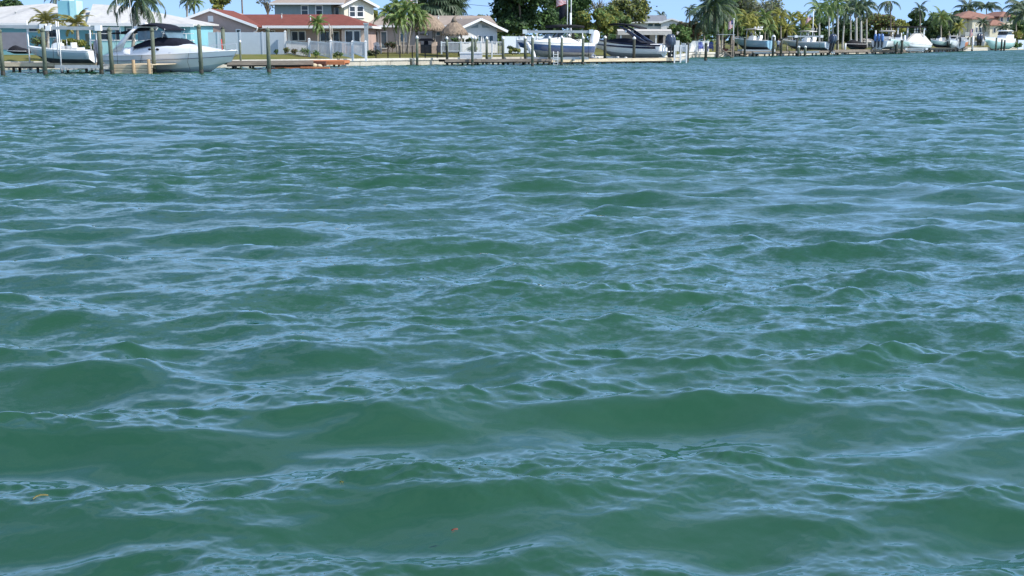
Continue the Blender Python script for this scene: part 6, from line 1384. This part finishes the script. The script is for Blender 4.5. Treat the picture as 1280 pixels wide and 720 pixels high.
T(1118, 176, 24, 60, 'low golden-green tree behind the blue outboards', ('leaf_yellow', 'leaf_olive'), 2600, .32, 173, bottom=48)
T(1143, 215, 14, 30, 'dark tree left of the turquoise pavilion', ('leaf_dark', 'leaf_green'), 1800, .45, 174, bottom=44)
palm(1150, 212, 12, 'dark palm rising in front of the turquoise pavilion', 'coco_dark', 14, .9, .2, seed=175, elev=(-50, 75))
for i, (px_, Y, t, w, mt, lb) in enumerate(((1163, 218, 20, 30, ('leaf_dark',), 'dark blue-green tree right of the turquoise pavilion'), (1180, 225, 16, 44, ('leaf_dark', 'leaf_green'), 'broad dark tree left of the mansion'), (1196, 262, 9, 30, ('leaf_dark', 'leaf_green'), 'tree rising behind the left end of the mansion roof'), (1172, 205, 30, 40, ('leaf_dark', 'leaf_olive'), 'low dark tree above the mint skiff'))):
    T(px_, Y, t, w, lb, mt, 2400, .45, 180 + i, bottom=52)
for i, (px_, Y, row, sc, kd, lb) in enumerate(((1166, 205, 20, .9, 'green', 'ragged palm above the left end of the mint skiff'), (1176, 200, 22, 1.0, 'coco', 'palm with a broad crown above the mint skiff'), (1186, 208, 24, 1.0, 'coco_dark', 'dark palm left of the mansion'), (1199, 196, 34, .85, 'yellowgreen', 'low yellow-green palm in front of the mansion left wing'),
                                          (1229, 228, 29, .8, 'coco_dark', 'palm with spreading fronds before the middle of the mansion'), (1256, 215, 35, .7, 'coco_dark', 'dark palm before the right mansion wing'), (1233, 275, 10, 1.6, 'coco_dark', 'broad dark palm crown silhouetted over the mansion roof'), (1210, 270, 11, 1.5, 'coco_dark', 'palm frond crown behind the left end of the mansion roof'),
                                          (1276, 240, 10, 1.6, 'coco_dark', 'dark palm crown at the right edge above the mansion'), (1270, 232, 24, 1.2, 'green', 'green palm at the right end of the mansion'), (1281, 225, 20, 1.5, 'coco_dark', 'palm cut by the right edge of the picture'))):
    palm(px_, Y, row, lb, kd, 18, sc, .2, seed=190 + i, elev=(-40, 78) if px_ != 1233 else (5, 60))
shrub(1264, 212, 38, 22, 'tall golden grass-like bamboo right of the mint flybridge cruiser', ('leaf_yellow', 'frond_dry', 'leaf_yellow'), 1400, .5, 205, base=57)
shrub(1269, 206, 50, 18, 'rounded green bush at the foot of the golden bamboo', ('leaf_green', 'leaf_olive'), 700, .35, 206, base=61)
T(1278, 236, 22, 34, 'green tree behind the right end of the mansion', ('leaf_green', 'leaf_olive'), 2200, .42, 207, bottom=54)
fence_px(1272, 208, 1330, 214, 50, 61, 'pale fence at the right edge beside the rounded bush', m='pvc_shade')
def far_woods():
    """the tree line beyond everything: one mass, nothing in it can be told apart"""
    rnd = random.Random(9); bl = []
    for i in range(170):
        t = i / 169; px_ = -500 + 2500 * t; Y = 150 + 260 * max(0, (px_ - 300) / 1700) + rnd.uniform(0, 20); p = P(px_, Y, (2.6 if px_ < 880 or px_ > 1195 else 4.6) + rnd.uniform(-.5, 1.2)); bl.append((tuple(p), rnd.uniform(3.0, 4.6), (1.6, 1, .75)))
    o = link('distant_woods', leaf_mesh('distant_woods', bl, 30000, .75, [M['leaf_dark'], M['leaf_green'], M['leaf_olive']], 9, shell=.4)); o['kind'] = 'stuff'
far_woods()

# ------------------------------------------------------------------ power lines, a bird, things afloat
def power_lines():
    for px_, lb in ((305, 'utility pole behind the red roof, dark and thin'), (302 + 640, 'distant utility pole lost in the casuarina')):
        Y = 140 if px_ < 400 else 175; b = P(px_, Y, 1); root = empty('utility_pole', b, 0, lb, 'utility pole'); h = ROWZ(-25, Y) - 1; m = MB(); m.tube([(0, 0, -.5), (0, 0, h)], [.16, .12], 7); m.build('pole', M['bark'], root); m = MB(); m.box(-1.1, 1.1, -.06, .06, h - .6, h - .45); m.build('cross_arm', M['bark'], root)
    for r0, r1, lb in ((-3, 9, 'upper power line sagging across the sky behind the fan palms'), (11, 22, 'lower power line sagging across the sky behind the fan palms')):
        a, b = W(540, r0, 135), W(640, r1, 128); root = empty('power_line', a, 0, lb, 'power line'); o = a.copy(); m = MB(); m.tube([a.lerp(b, t / 12) - o - V(0, 0, .35 * sin(pi * t / 12)) for t in range(-3, 16)], .03, 4); m.build('wire', M['wire'], root)
power_lines()
def bird():
    p = W(821, 8, 90); root = empty('bird', p, 0, 'dark bird gliding in the sky right of the light yellow-green tree', 'bird'); m = MB()
    m.loft([[V(x, y - .09, z), V(x, y + .09, z)] if abs(x) > .1 else [V(x, y - .16, z), V(x, y + .16, z)] for x, y, z in ((-.62, .12, .10), (-.42, .02, .14), (-.2, -.03, .06), (0, 0, 0), (.2, -.03, .06), (.42, .02, .14), (.62, .12, .12))], 0)
    rings = []
    for y, r in ((-.32, .015), (-.26, .05), (-.1, .075), (.1, .06), (.25, .03), (.38, .05)): rings.append([V(cos(2 * pi * k / 6) * r, y, sin(2 * pi * k / 6) * r * (1 if y < .3 else .2)) for k in range(6)])
    m.loft(rings, 0, closed=True, capa=True, capb=True); m.build('body', M['canvas_black'], root)
bird()
def floater(px, py, pts, r, mt, label, name, cat):
    g = G(px, py, .03); root = empty(name, g, 0, label, cat); m = MB(); n = len(pts)
    m.loft([[V(x - r * sin(pi * (i + .3) / n), y, .02 + z), V(x, y, .03 + z), V(x + r * sin(pi * (i + .3) / n), y, .02 + z)] for i, (x, y, z) in enumerate(pts)], 0); m.loft([[V(x + r * sin(pi * (i + .3) / n), y, .012 + z), V(x - r * sin(pi * (i + .3) / n), y, .012 + z)] for i, (x, y, z) in enumerate(pts)], 0)
    m.build('blade', M[mt], root); return root
floater(50, 627, [(-.028, -.022, .0), (-.018, .0, .006), (.0, .016, .008), (.02, .026, .004), (.036, .03, 0)], .0016, 'frond_yellow', 'pale curved blade of grass floating near the lower left corner', 'floating_grass_blade', 'grass blade')
floater(6, 543, [(-.03, 0, .0), (0, .008, .006), (.03, .0, 0)], .014, 'plank_light', 'small tan leaf floating at the left edge', 'floating_leaf', 'leaf')
floater(574, 594, [(-.008, -.005, .01), (.0, .0, .016), (.008, .008, .01)], .012, 'canvas_black', 'tiny black scrap floating on the smooth green wave face', 'floating_scrap', 'scrap')
floater(568, 668, [(-.014, -.005, 0), (.0, .0, .004), (.016, .012, 0)], .004, 'plank_brown', 'tiny reddish leaf floating near the bottom centre', 'floating_leaf', 'leaf')
floater(427, 608, [(-.01, 0, 0), (.0, .003, .004), (.012, .0, 0)], .004, 'leaf_olive', 'tiny yellow leaf floating left of the black scrap', 'floating_leaf', 'leaf')
